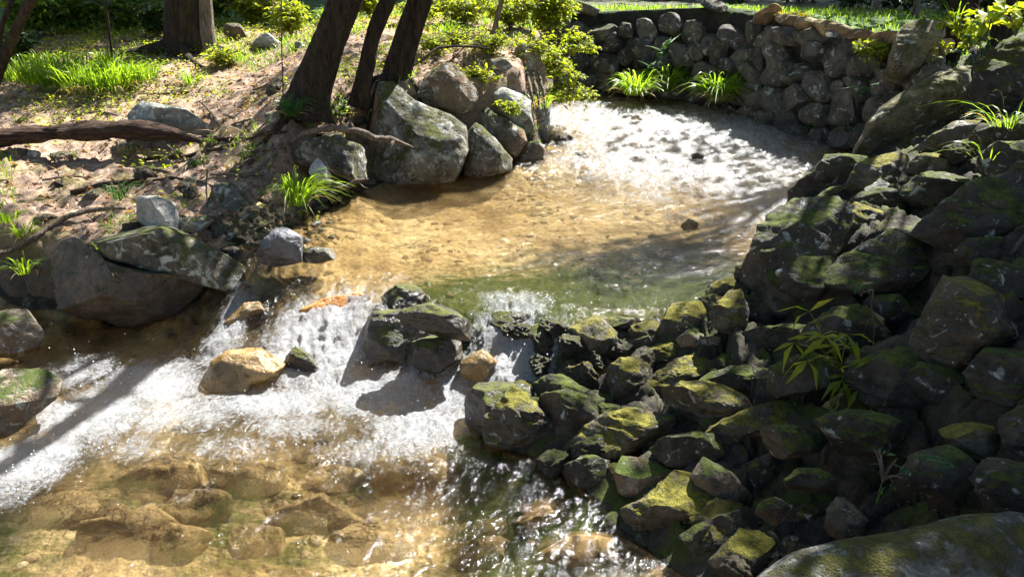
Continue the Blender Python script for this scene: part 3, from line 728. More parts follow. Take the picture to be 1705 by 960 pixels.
rock('rock', 'mossy olive rock glazed by thin water at the fall foot', 'ledge', [(775, 667), (800, 642), (850, 640), (882, 655), (872, 702), (850, 732), (800, 727), (773, 702)], group=GL, jag=.06)
rock('rock', 'dark rock under the small left splash of the ledge', 'ledge', ell(716, 532, 46, 26), group=GL)
# --- sunlit mossy rocks at the right water edge
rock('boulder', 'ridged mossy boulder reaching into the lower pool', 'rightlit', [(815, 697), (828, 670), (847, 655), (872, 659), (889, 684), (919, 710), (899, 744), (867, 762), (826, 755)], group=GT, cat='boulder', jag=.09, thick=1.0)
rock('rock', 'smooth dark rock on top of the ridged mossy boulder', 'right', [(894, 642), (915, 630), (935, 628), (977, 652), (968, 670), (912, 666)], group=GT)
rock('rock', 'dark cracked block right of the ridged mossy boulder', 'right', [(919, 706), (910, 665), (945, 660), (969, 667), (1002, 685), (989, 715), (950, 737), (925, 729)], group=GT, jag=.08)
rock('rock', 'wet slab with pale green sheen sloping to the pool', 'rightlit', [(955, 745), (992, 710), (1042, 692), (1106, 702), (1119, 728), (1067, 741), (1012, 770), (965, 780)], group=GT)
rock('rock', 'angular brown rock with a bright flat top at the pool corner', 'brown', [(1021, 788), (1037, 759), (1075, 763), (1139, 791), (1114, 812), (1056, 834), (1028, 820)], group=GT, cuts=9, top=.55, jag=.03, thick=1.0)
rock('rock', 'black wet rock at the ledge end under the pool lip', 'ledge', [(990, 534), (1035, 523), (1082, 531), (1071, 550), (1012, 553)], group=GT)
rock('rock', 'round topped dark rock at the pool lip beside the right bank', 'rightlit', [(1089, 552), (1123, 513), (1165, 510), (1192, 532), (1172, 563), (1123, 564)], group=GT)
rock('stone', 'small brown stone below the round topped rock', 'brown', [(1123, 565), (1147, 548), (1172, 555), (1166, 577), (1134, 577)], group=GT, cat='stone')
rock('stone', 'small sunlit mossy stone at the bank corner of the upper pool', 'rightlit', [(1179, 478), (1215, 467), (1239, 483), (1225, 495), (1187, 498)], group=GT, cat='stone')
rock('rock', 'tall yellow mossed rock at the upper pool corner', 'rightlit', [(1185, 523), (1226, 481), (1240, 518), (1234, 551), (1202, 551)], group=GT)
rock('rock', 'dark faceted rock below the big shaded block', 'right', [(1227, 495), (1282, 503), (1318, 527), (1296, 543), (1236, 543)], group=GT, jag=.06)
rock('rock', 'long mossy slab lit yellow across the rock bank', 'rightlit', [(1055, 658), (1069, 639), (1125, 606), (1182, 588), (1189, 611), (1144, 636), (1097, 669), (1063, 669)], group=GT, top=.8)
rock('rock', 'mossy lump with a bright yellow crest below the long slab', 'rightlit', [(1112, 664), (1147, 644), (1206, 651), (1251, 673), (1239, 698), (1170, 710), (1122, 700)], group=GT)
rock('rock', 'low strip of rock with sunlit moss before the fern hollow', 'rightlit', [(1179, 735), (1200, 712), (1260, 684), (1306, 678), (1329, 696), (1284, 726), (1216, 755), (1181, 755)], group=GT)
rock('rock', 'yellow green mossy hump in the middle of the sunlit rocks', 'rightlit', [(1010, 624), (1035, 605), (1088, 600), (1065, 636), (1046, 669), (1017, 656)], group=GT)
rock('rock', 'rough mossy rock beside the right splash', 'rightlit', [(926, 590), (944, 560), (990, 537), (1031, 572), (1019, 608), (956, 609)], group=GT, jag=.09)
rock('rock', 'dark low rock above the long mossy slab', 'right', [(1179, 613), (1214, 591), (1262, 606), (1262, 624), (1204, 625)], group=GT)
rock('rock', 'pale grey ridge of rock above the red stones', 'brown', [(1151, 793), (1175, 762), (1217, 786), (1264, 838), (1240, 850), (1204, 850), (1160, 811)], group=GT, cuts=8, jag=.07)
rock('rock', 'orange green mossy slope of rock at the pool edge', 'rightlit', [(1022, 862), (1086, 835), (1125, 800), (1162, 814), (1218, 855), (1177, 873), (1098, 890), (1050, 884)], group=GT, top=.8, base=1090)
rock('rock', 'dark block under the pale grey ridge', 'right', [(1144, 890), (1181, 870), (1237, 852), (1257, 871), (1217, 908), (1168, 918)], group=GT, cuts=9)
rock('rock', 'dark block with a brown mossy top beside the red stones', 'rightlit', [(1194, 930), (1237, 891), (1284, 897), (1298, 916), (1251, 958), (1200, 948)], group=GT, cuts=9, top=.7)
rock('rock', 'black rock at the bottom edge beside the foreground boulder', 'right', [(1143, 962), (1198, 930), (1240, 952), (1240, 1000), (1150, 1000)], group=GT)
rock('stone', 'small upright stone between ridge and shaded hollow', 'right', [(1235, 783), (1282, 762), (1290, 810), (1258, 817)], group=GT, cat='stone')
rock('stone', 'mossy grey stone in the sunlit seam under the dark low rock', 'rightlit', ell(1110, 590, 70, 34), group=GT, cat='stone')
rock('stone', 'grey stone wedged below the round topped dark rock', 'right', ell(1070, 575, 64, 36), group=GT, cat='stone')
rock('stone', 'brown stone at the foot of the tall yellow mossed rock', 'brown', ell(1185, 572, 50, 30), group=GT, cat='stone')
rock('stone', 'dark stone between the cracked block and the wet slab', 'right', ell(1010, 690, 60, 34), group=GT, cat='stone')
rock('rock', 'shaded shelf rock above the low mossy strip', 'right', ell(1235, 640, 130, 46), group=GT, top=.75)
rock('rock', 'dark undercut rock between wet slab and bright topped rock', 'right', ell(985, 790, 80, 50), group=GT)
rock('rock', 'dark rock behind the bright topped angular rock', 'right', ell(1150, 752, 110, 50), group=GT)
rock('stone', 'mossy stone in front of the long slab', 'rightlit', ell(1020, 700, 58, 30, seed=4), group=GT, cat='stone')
# --- foreground
rock('boulder', 'broad lichen grey foreground boulder with mossy right end at bottom right', 'fore',
     [(1268, 965), (1331, 925), (1414, 904), (1538, 883), (1620, 866), (1705, 858), (1790, 880), (1790, 1060), (1500, 1080), (1270, 1050)], group='foreground rocks', cat='boulder', t=2.25, thick=.7, cuts=4, jag=.03)
rock('stone', 'mossy cone shaped stone behind the foreground boulder', 'right', [(1370, 888), (1380, 845), (1397, 829), (1428, 833), (1449, 870), (1436, 897), (1397, 901)], group='foreground rocks', cat='stone', t=2.5)
rock('stone', 'flat grey stone left of the mossy cone shaped stone', 'right', [(1316, 855), (1347, 841), (1374, 857), (1356, 876), (1323, 872)], group='foreground rocks', cat='stone')
for cx, cy, w_, l_ in ((1297, 912, 26, 'flat reddish'), (1312, 903, 22, 'rounded reddish'), (1288, 922, 20, 'dark reddish'), (1306, 922, 18, 'tiny pink'), (1322, 896, 16, 'small pale red')):
    rock('stone', l_ + ' stone in the cluster beside the foreground boulder', 'brown', ell(cx, cy, w_, w_ * .6), group='reddish stones', cat='stone')
# --- right bank slope
rock('rock', 'brown rock with pale top at the tip of the right bank beside the rapids', 'right', [(1322, 348), (1325, 315), (1360, 285), (1372, 267), (1417, 261), (1438, 270), (1420, 297), (1388, 316), (1345, 334)], group=GR, t=6.15)
rock('boulder', 'rounded grey boulder on the crest of the right bank', 'rightlit', [(1419, 310), (1433, 282), (1460, 262), (1500, 266), (1518, 293), (1515, 322), (1480, 338), (1438, 337)], group=GR, cat='boulder', t=5.7)
rock('stone', 'pale grey stone set below the rounded crest boulder', 'grey', [(1443, 314), (1467, 301), (1484, 313), (1480, 333), (1446, 333)], group=GR, cat='stone', t=5.35)
rock('rock', 'flat topped rock right of the rounded crest boulder', 'rightlit', [(1513, 268), (1540, 259), (1588, 266), (1594, 282), (1556, 294), (1520, 292)], group=GR, t=5.4)
rock('rock', 'pale yellow mossy crest rock before the standing slab', 'rightlit', [(1529, 245), (1553, 220), (1593, 206), (1621, 206), (1602, 229), (1560, 256)], group=GR, t=5.5)
rock('rock', 'layered mossy slab at the right end of the crest', 'right', [(1619, 229), (1667, 206), (1730, 198), (1730, 242), (1667, 243), (1627, 249)], group=GR, t=4.85)
rock('rock', 'dark rock tucked below the pale crest rock', 'right', [(1566, 249), (1621, 231), (1636, 254), (1593, 270)], group=GR, t=5.15)
rock('rock', 'dark rock at the right frame edge below the layered slab', 'right', [(1636, 282), (1640, 258), (1662, 242), (1730, 246), (1730, 312), (1660, 304)], group=GR, t=4.6)
rock('boulder', 'tall black shaded block standing over the upper pool corner', 'right', [(1240, 463), (1255, 430), (1287, 374), (1319, 350), (1382, 342), (1412, 358), (1384, 408), (1360, 463), (1345, 512), (1271, 512)], group=GR, cat='boulder', t=4.75, jag=.04, thick=1.0)
rock('rock', 'brown wedge rock above the tall black block', 'right', [(1352, 345), (1385, 312), (1416, 306), (1424, 340), (1388, 350)], group=GR, t=5.5)
rock('rock', 'mossy rock at the right shoulder of the tall black block', 'rightlit', [(1393, 374), (1422, 342), (1463, 357), (1454, 392), (1406, 400)], group=GR, t=4.9)
rock('boulder', 'big smooth boulder with pale lichen blotches on the right slope', 'right', [(1531, 398), (1572, 349), (1628, 310), (1710, 302), (1760, 330), (1760, 425), (1675, 410), (1596, 413)], group=GR, cat='boulder', t=4.05)
rock('boulder', 'dark slanting boulder left of the lichen blotched boulder', 'right', [(1388, 463), (1414, 430), (1493, 388), (1535, 398), (1566, 437), (1535, 471), (1437, 496)], group=GR, cat='boulder', t=4.25)
rock('boulder', 'large moss topped boulder in the middle of the right slope', 'rightlit', [(1511, 542), (1540, 492), (1580, 472), (1651, 476), (1693, 509), (1685, 566), (1612, 599), (1525, 590)], group=GR, cat='boulder', t=3.5)
rock('rock', 'dark rock at the right frame edge below the moss topped boulder', 'right', [(1618, 622), (1659, 587), (1740, 594), (1740, 684), (1675, 670), (1627, 653)], group=GR, t=3.15)
rock('rock', 'greenish angular rock in the deep shade of the lower slope', 'rightlit', [(1578, 717), (1620, 706), (1669, 723), (1661, 764), (1604, 757)], group=GR, t=2.85)
rock('rock', 'mossy rock cut by the right frame edge in the lower slope', 'right', [(1673, 701), (1705, 682), (1750, 690), (1750, 765), (1675, 741)], group=GR, t=2.75)
MORE = [((1465, 340, 100, 50), 4.95, 'dark rock in the gap under the rounded crest boulder'), ((1560, 325, 110, 60), 4.85, 'shaded rock between crest rocks and the blotched boulder'),
        ((1350, 470, 100, 90), 4.35, 'black rock in the shadow right of the tall block'), ((1400, 560, 150, 90), 3.9, 'dark rock behind the bamboo leaves'),
        ((1500, 640, 150, 100), 3.35, 'mossy dark rock right of the bamboo leaves'), ((1340, 625, 120, 80), 3.75, 'dark ledge rock left below the bamboo leaves'),
        ((1440, 720, 160, 70), 3.05, 'black mossy rock over the shaded hollow'), ((1660, 470, 110, 70), 3.8, 'dark rock wedged between the two largest slope boulders'),
        ((1570, 640, 100, 60), 3.3, 'dim green rock under the moss topped boulder'), ((1480, 520, 90, 60), 4.0, 'dark stone left of the moss topped boulder'),
        ((1690, 820, 120, 90), 2.5, 'black rock in the deepest shade above the foreground boulder'), ((1560, 790, 130, 70), 2.65, 'shaded flat rock below the greenish angular rock'),
        ((1310, 735, 110, 50), 3.15, 'dark flat rock behind the pale grey ridge'), ((1640, 420, 90, 40), 4.0, 'dim ledge under the blotched boulder'),
        ((1300, 560, 110, 44), 4.1, 'shelf of dark rock below the faceted rock'), ((1660, 350, 70, 36), 4.5, 'mossy knob above the blotched boulder'),
        ((1350, 800, 80, 40), 2.85, 'grey stone in the shaded hollow'), ((1290, 850, 60, 34), 2.7, 'grey flat stone at the edge of the sunlight')]
for (e, t_, l_) in MORE:
    rock('rock', l_, 'right', ell(*e, n=9, j=.2), t=t_ + .06, group=GR, jag=.07)
# --- the standing slab beyond the crest
rock('boulder', 'upper half of the standing slab with a striped mossy sunlit face', 'slabface', [(1474, 150), (1480, 110), (1487, 63), (1503, 43), (1533, 33), (1563, 38), (1570, 62), (1545, 90), (1537, 115), (1504, 136)],
     group='standing slabs at the far end of the right bank', cat='boulder', t=7.25, thick=.7, box=.5, cuts=4)
rock('boulder', 'broad tilted slab with a vertical ribbed brown face and moss on its upper edge', 'slabface', [(1426, 256), (1443, 206), (1461, 179), (1500, 156), (1553, 122), (1600, 102), (1624, 110), (1622, 190), (1593, 212), (1540, 238), (1500, 258), (1450, 268)],
     group='standing slabs at the far end of the right bank', cat='boulder', t=6.7, thick=.7, box=.45, cuts=3)
rock('boulder', 'dark mossy boulder in shade right of the tilted slab', 'right', [(1618, 112), (1650, 76), (1705, 32), (1770, 20), (1770, 200), (1700, 204), (1633, 204), (1616, 190)],
     group='standing slabs at the far end of the right bank', cat='boulder', t=6.0, thick=.8)
# --- riffle and bed stones
rock('stone', 'small golden stone breaking the upper pool surface near the rapids', 'gold', [(1132, 376), (1146, 364), (1162, 370), (1166, 381), (1140, 384)], group='stones in the rapids', cat='stone')
for cx, cy, w_, l_ in ((940, 232, 40, 'dark stone parting the rapids beside the bank corner'), (1160, 262, 34, 'dark stone in the middle of the white rapids'), (1105, 222, 26, 'brown stone in the upper rapids'),
                       (965, 258, 26, 'dark wet stone at the left foot of the rapids')):
    rock('stone', l_, 'darkbrown', ell(cx, cy, w_, w_ * .45), group='stones in the rapids', cat='stone')
BED = [((265, 800, 110, 66), 'large pale golden stone under the lower pool'), ((415, 800, 96, 56), 'round olive stone under the lower pool'), ((690, 800, 150, 60), 'long buff stone under the water below the foam'),
       ((215, 890, 120, 70), 'wide ochre stone under the lower pool'), ((300, 905, 70, 56), 'dark stone under the lower pool'), ((520, 870, 120, 64), 'dim brown stone under the lower pool'),
       ((120, 850, 120, 54), 'dark olive stone under the water at left'), ((820, 930, 110, 50), 'pale stone under the ripples at the bottom edge'), ((1010, 925, 150, 46), 'golden slab under the ripples by the pool corner'),
       ((420, 905, 90, 50), 'greenish stone under the lower pool near the bottom edge'), ((620, 915, 110, 60), 'dark olive stone under the water near the bottom edge'), ((560, 800, 80, 44), 'brown stone under the thin foam'),
       ((940, 860, 110, 40), 'amber stone under the sky reflections'), ((330, 850, 90, 50), 'yellow stone between the dark ones under the lower pool')]
for e, l_ in BED:
    rock('stone', l_, 'bedstone', ell(e[0], e[1], e[2] * 1.5, e[3] * 1.35, n=9, j=.24), water=False, group=GS, cat='stone', thick=.42, jag=.06, cuts=6, level=5, push=1.1)

# ---- small broken stones filling the seams of the right bank
fr = np.random.default_rng(404); fprot = []
for i in range(8):
    v, f = ico(5); q = np.sign(v) * np.abs(v) ** .8 * np.array([1.0, .8, .55]) * fr.uniform(.85, 1.15, 3)
    for _ in range(15):
        d = fr.normal(size=3); d /= np.linalg.norm(d); pr_ = q @ d; m_ = pr_.max() * fr.uniform(.6, .88); q = q - np.clip(pr_ - m_, 0, None)[:, None] * d * .95
    st = q @ np.array([.2, .3, .9]) * 3.5 + fbm(q + i * 9, 1.4, 3); st = st - np.floor(st)
    q = q + (q / np.linalg.norm(q, axis=1)[:, None]) * (.10 * np.where(st < .8, st / .8, (1 - st) / .2) + .22 * fbm(q + i * 7, 1.6, 5) + .08 * ridged(q + i * 5, 3, 3))[:, None]
    fprot.append((q, f))
fmesh = {}
def filler(x, y, size, mat):
    k = int(fr.integers(0, 8)); z = float(H(np.array([x]), np.array([y]))[0])
    if (k, mat) not in fmesh:
        o = mesh_obj('stone', *fprot[k], MAT[mat]); fmesh[(k, mat)] = o
    else:
        o = fmesh[(k, mat)].copy(); sc.collection.objects.link(o)
    o.location = (x, y, z + size * .05); o.scale = (size, size, size * fr.uniform(.7, 1.1)); o.rotation_euler = (fr.normal() * .45, fr.normal() * .45, fr.uniform(0, 6.3))
    return o
cnt = 0
while cnt < 40:
    x, y = fr.uniform(.35, 3.6), fr.uniform(2.1, 6.6); P1 = np.array([[x, y]])
    ins_, a_, b_, c_ = region(np.array([x]), np.array([y]))
    if ins_[0] or c_[0] > 2.2 or c_[0] < .03: continue
    lit = c_[0] < .8 and y < 4.2
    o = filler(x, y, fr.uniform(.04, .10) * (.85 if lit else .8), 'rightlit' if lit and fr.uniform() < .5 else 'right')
    prop(o, 'small sunlit mossy stone among the rocks at the right water edge' if lit else 'small dark stone filling the seams of the shaded right bank', 'stone', 'small stones of the sunlit water edge' if lit else 'small stones of the shaded right bank'); cnt += 1
for px, py, sz, lb in ((925, 548, .10, 'jagged'), (960, 575, .11, 'rough'), (905, 575, .09, 'low'), (985, 600, .10, 'mossy'), (870, 552, .08, 'wet'), (845, 548, .07, 'small'), (940, 620, .11, 'dark'), (900, 610, .09, 'broken'), (775, 555, .08, 'thin'), (740, 545, .07, 'flat')):
    p = ground_at(px, py); o = filler(p[0], p[1], sz, 'ledge'); prop(o, 'small wet stone wedged along the waterfall ledge', 'stone', 'small stones along the waterfall ledge'); o.location.z = max(p[2], o.location.z)
cnt = 0
while cnt < 24:
    x, y = fr.uniform(-.2, 1.6), fr.uniform(2.0, 4.6); ins_, a_, b_, c_ = region(np.array([x]), np.array([y]))
    if c_[0] > (.06 if ins_[0] else .26): continue
    o = filler(x, y, fr.uniform(.05, .13), ['right', 'rightlit', 'darkbrown'][cnt % 3]); prop(o, 'small wet stone along the right waterline of the lower pool', 'stone', 'small wet stones along the right waterline'); cnt += 1
lr = np.random.default_rng(11); cnt = 0
while cnt < 60:
    x, y = lr.uniform(-4.2, 0), lr.uniform(4.9, 8.5); ins_, a_, b_, c_ = region(np.array([x]), np.array([y]))
    if ins_[0] or a_[0] > (.45 if cnt < 35 else 2.5) or a_[0] > c_[0]: continue
    o = filler(x, y, lr.uniform(.035, .11), ['brown', 'greymoss', 'darkbrown'][cnt % 3])
    prop(o, 'small stone half buried in the earth of the left bank', 'stone', 'small stones in the earth of the left bank'); cnt += 1
# ------------------------------------------------------------------ dry stone retaining wall across the far bend
def along(line, step):
    line = np.array(line, float); seg = np.hypot(*np.diff(line, axis=0).T); cum = np.concatenate([[0], np.cumsum(seg)])
    s = np.arange(0, cum[-1] + step * .5, step); s = np.clip(s, 0, cum[-1])
    return s, np.stack([np.interp(s, cum, line[:, 0]), np.interp(s, cum, line[:, 1])], 1), cum[-1]

_l = np.array([np.array(p) for p in FAR]); _l = np.concatenate([[_l[0] + [-.9, .3]], _l, [_l[-1] + [.35, -.5]]])
for _ in range(3):  # round the bend
    mid = (_l[:-1] * .75 + _l[1:] * .25, _l[:-1] * .25 + _l[1:] * .75)
    _l = np.concatenate([[_l[0]], np.stack(mid, 1).reshape(-1, 2), [_l[-1]]])
ss, pts, LEN = along(_l, .02)
tan = np.gradient(pts, axis=0); tan /= np.linalg.norm(tan, axis=1)[:, None]
nrm = np.stack([tan[:, 1], -tan[:, 0]], 1)          # towards the water
def wall_frame(s, h):
    i = np.clip((np.asarray(s) / .02).astype(int), 0, len(pts) - 1)
    return pts[i], nrm[i], tan[i]
def wall_top(s):
    return np.interp(s / LEN, [0, .2, .45, .7, 1.0], [1.64, 1.72, 1.82, 1.68, 1.53]) 
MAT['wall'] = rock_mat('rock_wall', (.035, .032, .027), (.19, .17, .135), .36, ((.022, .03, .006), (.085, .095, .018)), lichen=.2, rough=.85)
MAT['coping'] = rock_mat('rock_wall_lit', (.13, .075, .035), (.36, .235, .12), .42, ((.06, .06, .01), (.2, .18, .03)), lichen=.2, rough=.85)  # lit copy of the wall stone for the nearer coping
wr = np.random.default_rng(21)
base_z = .50
WALL = empty('stone_wall', (float(pts[len(pts) // 2][0]), float(pts[len(pts) // 2][1]), base_z), 'tall curved dry stone retaining wall of dark mossy boulders across the far bend', 'stone wall')
def wall_stone(s, z, hw, hh, dep, lvl=3):
    p, n, t = wall_frame(np.array([s]), z); p, n, t = p[0], n[0], t[0]
    v, f = ico(lvl)
    e = wr.uniform(.6, .95)
    q = np.sign(v) * np.abs(v) ** e
    q = q / np.abs(q).max()
    a = q[:, 0] * hw; b = q[:, 2] * hh; c = v[:, 1] * dep
    rot = wr.normal() * .4; a, b = a * math.cos(rot) - b * math.sin(rot), a * math.sin(rot) + b * math.cos(rot)
    Q = np.stack([a, c, b], 1); off = wr.uniform(0, 60, 3)
    for _ in range(5):
        d = wr.normal(size=3) + np.array([0, 1.0, 0]); d /= np.linalg.norm(d); pr = Q @ d; m = pr.max() * wr.uniform(.6, .85)
        Q = Q - np.clip(pr - m, 0, None)[:, None] * d
    nd = Q / (np.linalg.norm(Q, axis=1)[:, None] + 1e-6)
    Q = Q + nd * (fbm(Q * 6 + off, 1.0, 4) * .12 * min(hw, hh) * 2)[:, None]
    lean = (z - base_z) * .14
    org = np.array([p[0] - n[0] * (lean - .02), p[1] - n[1] * (lean - .02), z])
    W = org + Q[:, :1] * np.array([t[0], t[1], 0]) + Q[:, 1:2] * np.array([n[0], n[1], .12]) + Q[:, 2:3] * np.array([0, 0, 1.0])
    return W, f
mv, mf, nv = [], [], 0
z0 = .42; row = 0
while True:
    hh = wr.uniform(.105, .15); zc = z0 + hh
    if zc + hh * .6 > 1.72: break
    s = wr.uniform(-.1, .1)
    while s < LEN + .1:
        hw = wr.uniform(.10, .22)
        zz = zc + wr.normal() * .05; h2 = hh * wr.uniform(.85, 1.35)
        top_here = wall_top(np.clip(s, 0, LEN))
        if zz + h2 < top_here + .02:
            W, f = wall_stone(np.clip(s + hw, 0, LEN), zz, hw * 1.07, h2 * 1.05, wr.uniform(.13, .24), 4)
            mv.append(W); mf.append(f + nv); nv += len(W)
        s += hw * 1.86
    z0 += hh * 1.72; row += 1
mo = mesh_obj('masonry', np.concatenate(mv) - np.array(WALL.location), np.concatenate(mf), MAT['wall'], WALL)
# earth and rubble packed behind the face
zz = np.linspace(.2, 1, 12); idx = np.arange(0, len(pts), 4)
bv = []
for fz in zz:
    tz = .3 + (wall_top(ss[idx]) - .06 - .3) * (fz - .2) / .8
    lean = (tz - base_z) * .14 + .03
    bv.append(np.stack([pts[idx, 0] - nrm[idx, 0] * lean, pts[idx, 1] - nrm[idx, 1] * lean, tz], 1))
tz = wall_top(ss[idx]) - .07
bv.append(np.stack([pts[idx, 0] - nrm[idx, 0] * .7, pts[idx, 1] - nrm[idx, 1] * .7, tz], 1))
bv = np.concatenate(bv); m_ = len(idx)
i, j = np.meshgrid(np.arange(12), np.arange(m_ - 1), indexing='ij')
bq = np.stack([i * m_ + j, i * m_ + j + 1, (i + 1) * m_ + j + 1, (i + 1) * m_ + j], -1).reshape(-1, 4)
bv += np.stack([fbm(bv, 5, 3, 1), fbm(bv, 5, 3, 2), fbm(bv, 5, 3, 3) * .4], 1) * .04
mesh_obj('rubble_core', bv - np.array(WALL.location), bq, rock_mat('rubble', (.010, .009, .007), (.05, .042, .03), .5, scale=2), WALL)
# coping stones along the top, sunlight put into the colour of the nearer ones
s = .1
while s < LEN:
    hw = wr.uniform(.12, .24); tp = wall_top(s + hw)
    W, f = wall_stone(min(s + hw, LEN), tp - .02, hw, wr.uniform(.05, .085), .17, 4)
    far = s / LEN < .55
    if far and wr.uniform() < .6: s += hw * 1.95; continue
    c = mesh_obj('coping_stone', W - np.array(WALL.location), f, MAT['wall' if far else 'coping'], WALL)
    s += hw * 1.95
# ------------------------------------------------------------------ plants
MAT.update({
    'bark': bark_mat('bark_dark', (.014, .010, .007), (.072, .052, .036), .4),
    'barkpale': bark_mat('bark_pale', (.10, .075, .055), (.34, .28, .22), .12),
    'stick': bark_mat('bark_stick', (.10, .075, .055), (.34, .27, .21), .1, 2.0),
    'redwood': bark_mat('bark_red', (.016, .010, .007), (.12, .072, .050), .25, 1.3, (.15, 1, 1)),
    'leaf': leaf_mat('leaf_green', (.045, .10, .012), (.13, .21, .022)),
    'leafyel': leaf_mat('leaf_yellow_green', (.13, .19, .014), (.30, .34, .026), .55),
    'leafdark': leaf_mat('leaf_dark', (.014, .035, .008), (.04, .085, .016), .35),
    'crown': leaf_mat('leaf_crown', (.02, .05, .008), (.06, .12, .016), .4),
    'grass': leaf_mat('grass_bright', (.10, .20, .018), (.23, .34, .035), .5, .35),
    'grassdark': leaf_mat('grass_dark', (.025, .075, .02), (.06, .14, .035), .35, .4),
    'straw': leaf_mat('dry_straw', (.22, .16, .085), (.42, .33, .19), .3, .7),
    'litter': leaf_mat('dead_leaf', (.08, .04, .02), (.34, .20, .11), .25, .6),
    'fern': leaf_mat('fern_green', (.03, .085, .03), (.08, .16, .06), .4),
    'mosstuft': leaf_mat('moss_yellow', (.16, .17, .02), (.32, .28, .03), .4, .7),
})
pr = np.random.default_rng(77)

def tree(name, label, cat, pts_px, base_px, up_to, mat='bark', crown=None, group=None, lean=None, roots=5, k=16, crown_mat='crown', t=None, bow=.0):
    """trunk along picked points (px, py, width px) standing at the base; continues upward out of sight to a crown"""
    tb = t or hit(*base_px)
    base = atd(*base_px, tb); k_ = tb / FPX; y0 = base[1]
    P, R = [], []
    for px, py, w in pts_px:
        r = ray(px, py); tt = y0 / r[1]; P.append(CAM + r * tt); R.append(.5 * w * tt / FPX)
    P = np.array(P); R = np.array(R)
    P[0, 2] = min(P[0, 2], base[2]) - .08
    d = P[-1] - P[-2]; d /= np.linalg.norm(d); d = d + (np.array(lean) if lean is not None else 0)
    top = []
    z = P[-1].copy(); n = 7; L = (up_to - z[2]) / n; rr = R[-1]; rad_ = []
    for i in range(n):
        dd = d + np.array([pr.normal() * .10, pr.normal() * .10, .10 * i]); dd /= dd[2]; z = z + dd * L
        top.append(z.copy()); rad_.append(rr * (1 - .85 * (i + 1) / n))
    P = np.concatenate([P, top]); R = np.concatenate([R, rad_])
    # resample smoothly
    u = np.concatenate([[0], np.cumsum(np.linalg.norm(np.diff(P, axis=0), axis=1))]); uu = np.concatenate([np.arange(0, min(2.2, u[-1]), .03), np.arange(min(2.2, u[-1]), u[-1], .25)])
    Pn = np.stack([np.interp(uu, u, P[:, c]) for c in range(3)], 1); Rn = np.interp(uu, u, R)
    for _ in range(6): Pn[1:-1] = (Pn[:-2] + 2 * Pn[1:-1] + Pn[2:]) / 4; Rn[1:-1] = (Rn[:-2] + 2 * Rn[1:-1] + Rn[2:]) / 4
    root = empty(name, base, label, cat, group)
    mb = MB(); kk = k * 2; ring = mb.tube(Pn, Rn, kk)
    V = mb.v[0]; n_r = len(Pn) * kk
    ctr = np.repeat(Pn, kk, 0); out = V[:n_r] - ctr; rl = np.linalg.norm(out, axis=1)[:, None] + 1e-6
    th = np.tile(np.linspace(0, 2 * math.pi, kk, endpoint=False), len(Pn)); hgt = np.repeat(uu, kk)
    flare = np.exp(-hgt / .13) * (.12 + .35 * np.clip(np.cos(roots * th + base[0] * 5), 0, 1) ** 2)
    nz = .10 * fbm(V[:n_r] * np.array([1, 1, .35]), 5 / max(.15, R[0]) * .3, 3, base[0]) + .10 * ridged(V[:n_r] * np.array([1, 1, .16]), 16, 3, 2)
    V[:n_r] += out * (flare + nz)[:, None]
    mb.v[0] = V
    mb.build('trunk', MAT[mat], root, base)
    if R[0] > .1:
        for a_ in np.arange(6) * 1.05 + pr.uniform(0, 1):
            L_ = R[0] * pr.uniform(2.0, 4.0); u_ = np.linspace(0, 1, 9); a2 = a_ + .5 * pr.normal() * u_
            xr, yr = base[0] + np.cos(a2) * (R[0] * .55 + L_ * u_), base[1] + np.sin(a2) * (R[0] * .55 + L_ * u_)
            zr = np.minimum(H(xr, yr), base[2] + .1) + .16 * R[0] * 4 * (1 - u_) ** 2 * .5 - .012
            rb = MB(); rb.tube(np.stack([xr, yr, zr], 1), R[0] * .30 * (1 - .8 * u_), 9); rb.build('root', MAT[mat], root, base)
    if crown: 
        cb, leaf, n_leaf, rad3, zc = crown
        top = Pn[-1] if zc is None else np.array(zc)
        lm, tm = MB(), MB()
        ncl = max(10, n_leaf // 60); cl = pr.normal(size=(ncl, 3)); cl /= np.linalg.norm(cl, axis=1)[:, None]
        cl = top + cl * np.array(rad3) * (pr.uniform(.15, 1, ncl) ** .5)[:, None]
        for c in cl[:26]:
            s0 = Pn[int(len(Pn) * pr.uniform(.55, .95))]; mid = (s0 + c) / 2 + pr.normal(size=3) * .15
            tm.tube(np.array([s0, mid, c]), [R[-5] * .35 + .01, R[-5] * .2 + .008, .006], 5)
        n = n_leaf; ci = pr.integers(0, ncl, n)
        pos = cl[ci] + pr.normal(size=(n, 3)) * np.array([.34, .34, .2]) * max(1, rad3[0] / 1.8)
        dr = pr.normal(size=(n, 3)) * np.array([1, 1, .5]) + np.array([0, 0, -.3])
        lm.leaves(pos, dr, pr.uniform(.7, 1.3, n) * leaf, .6)
        tm.build('limbs', MAT[mat], root, base); lm.build('crown', MAT[crown_mat], root, base, smooth=False)
    return root

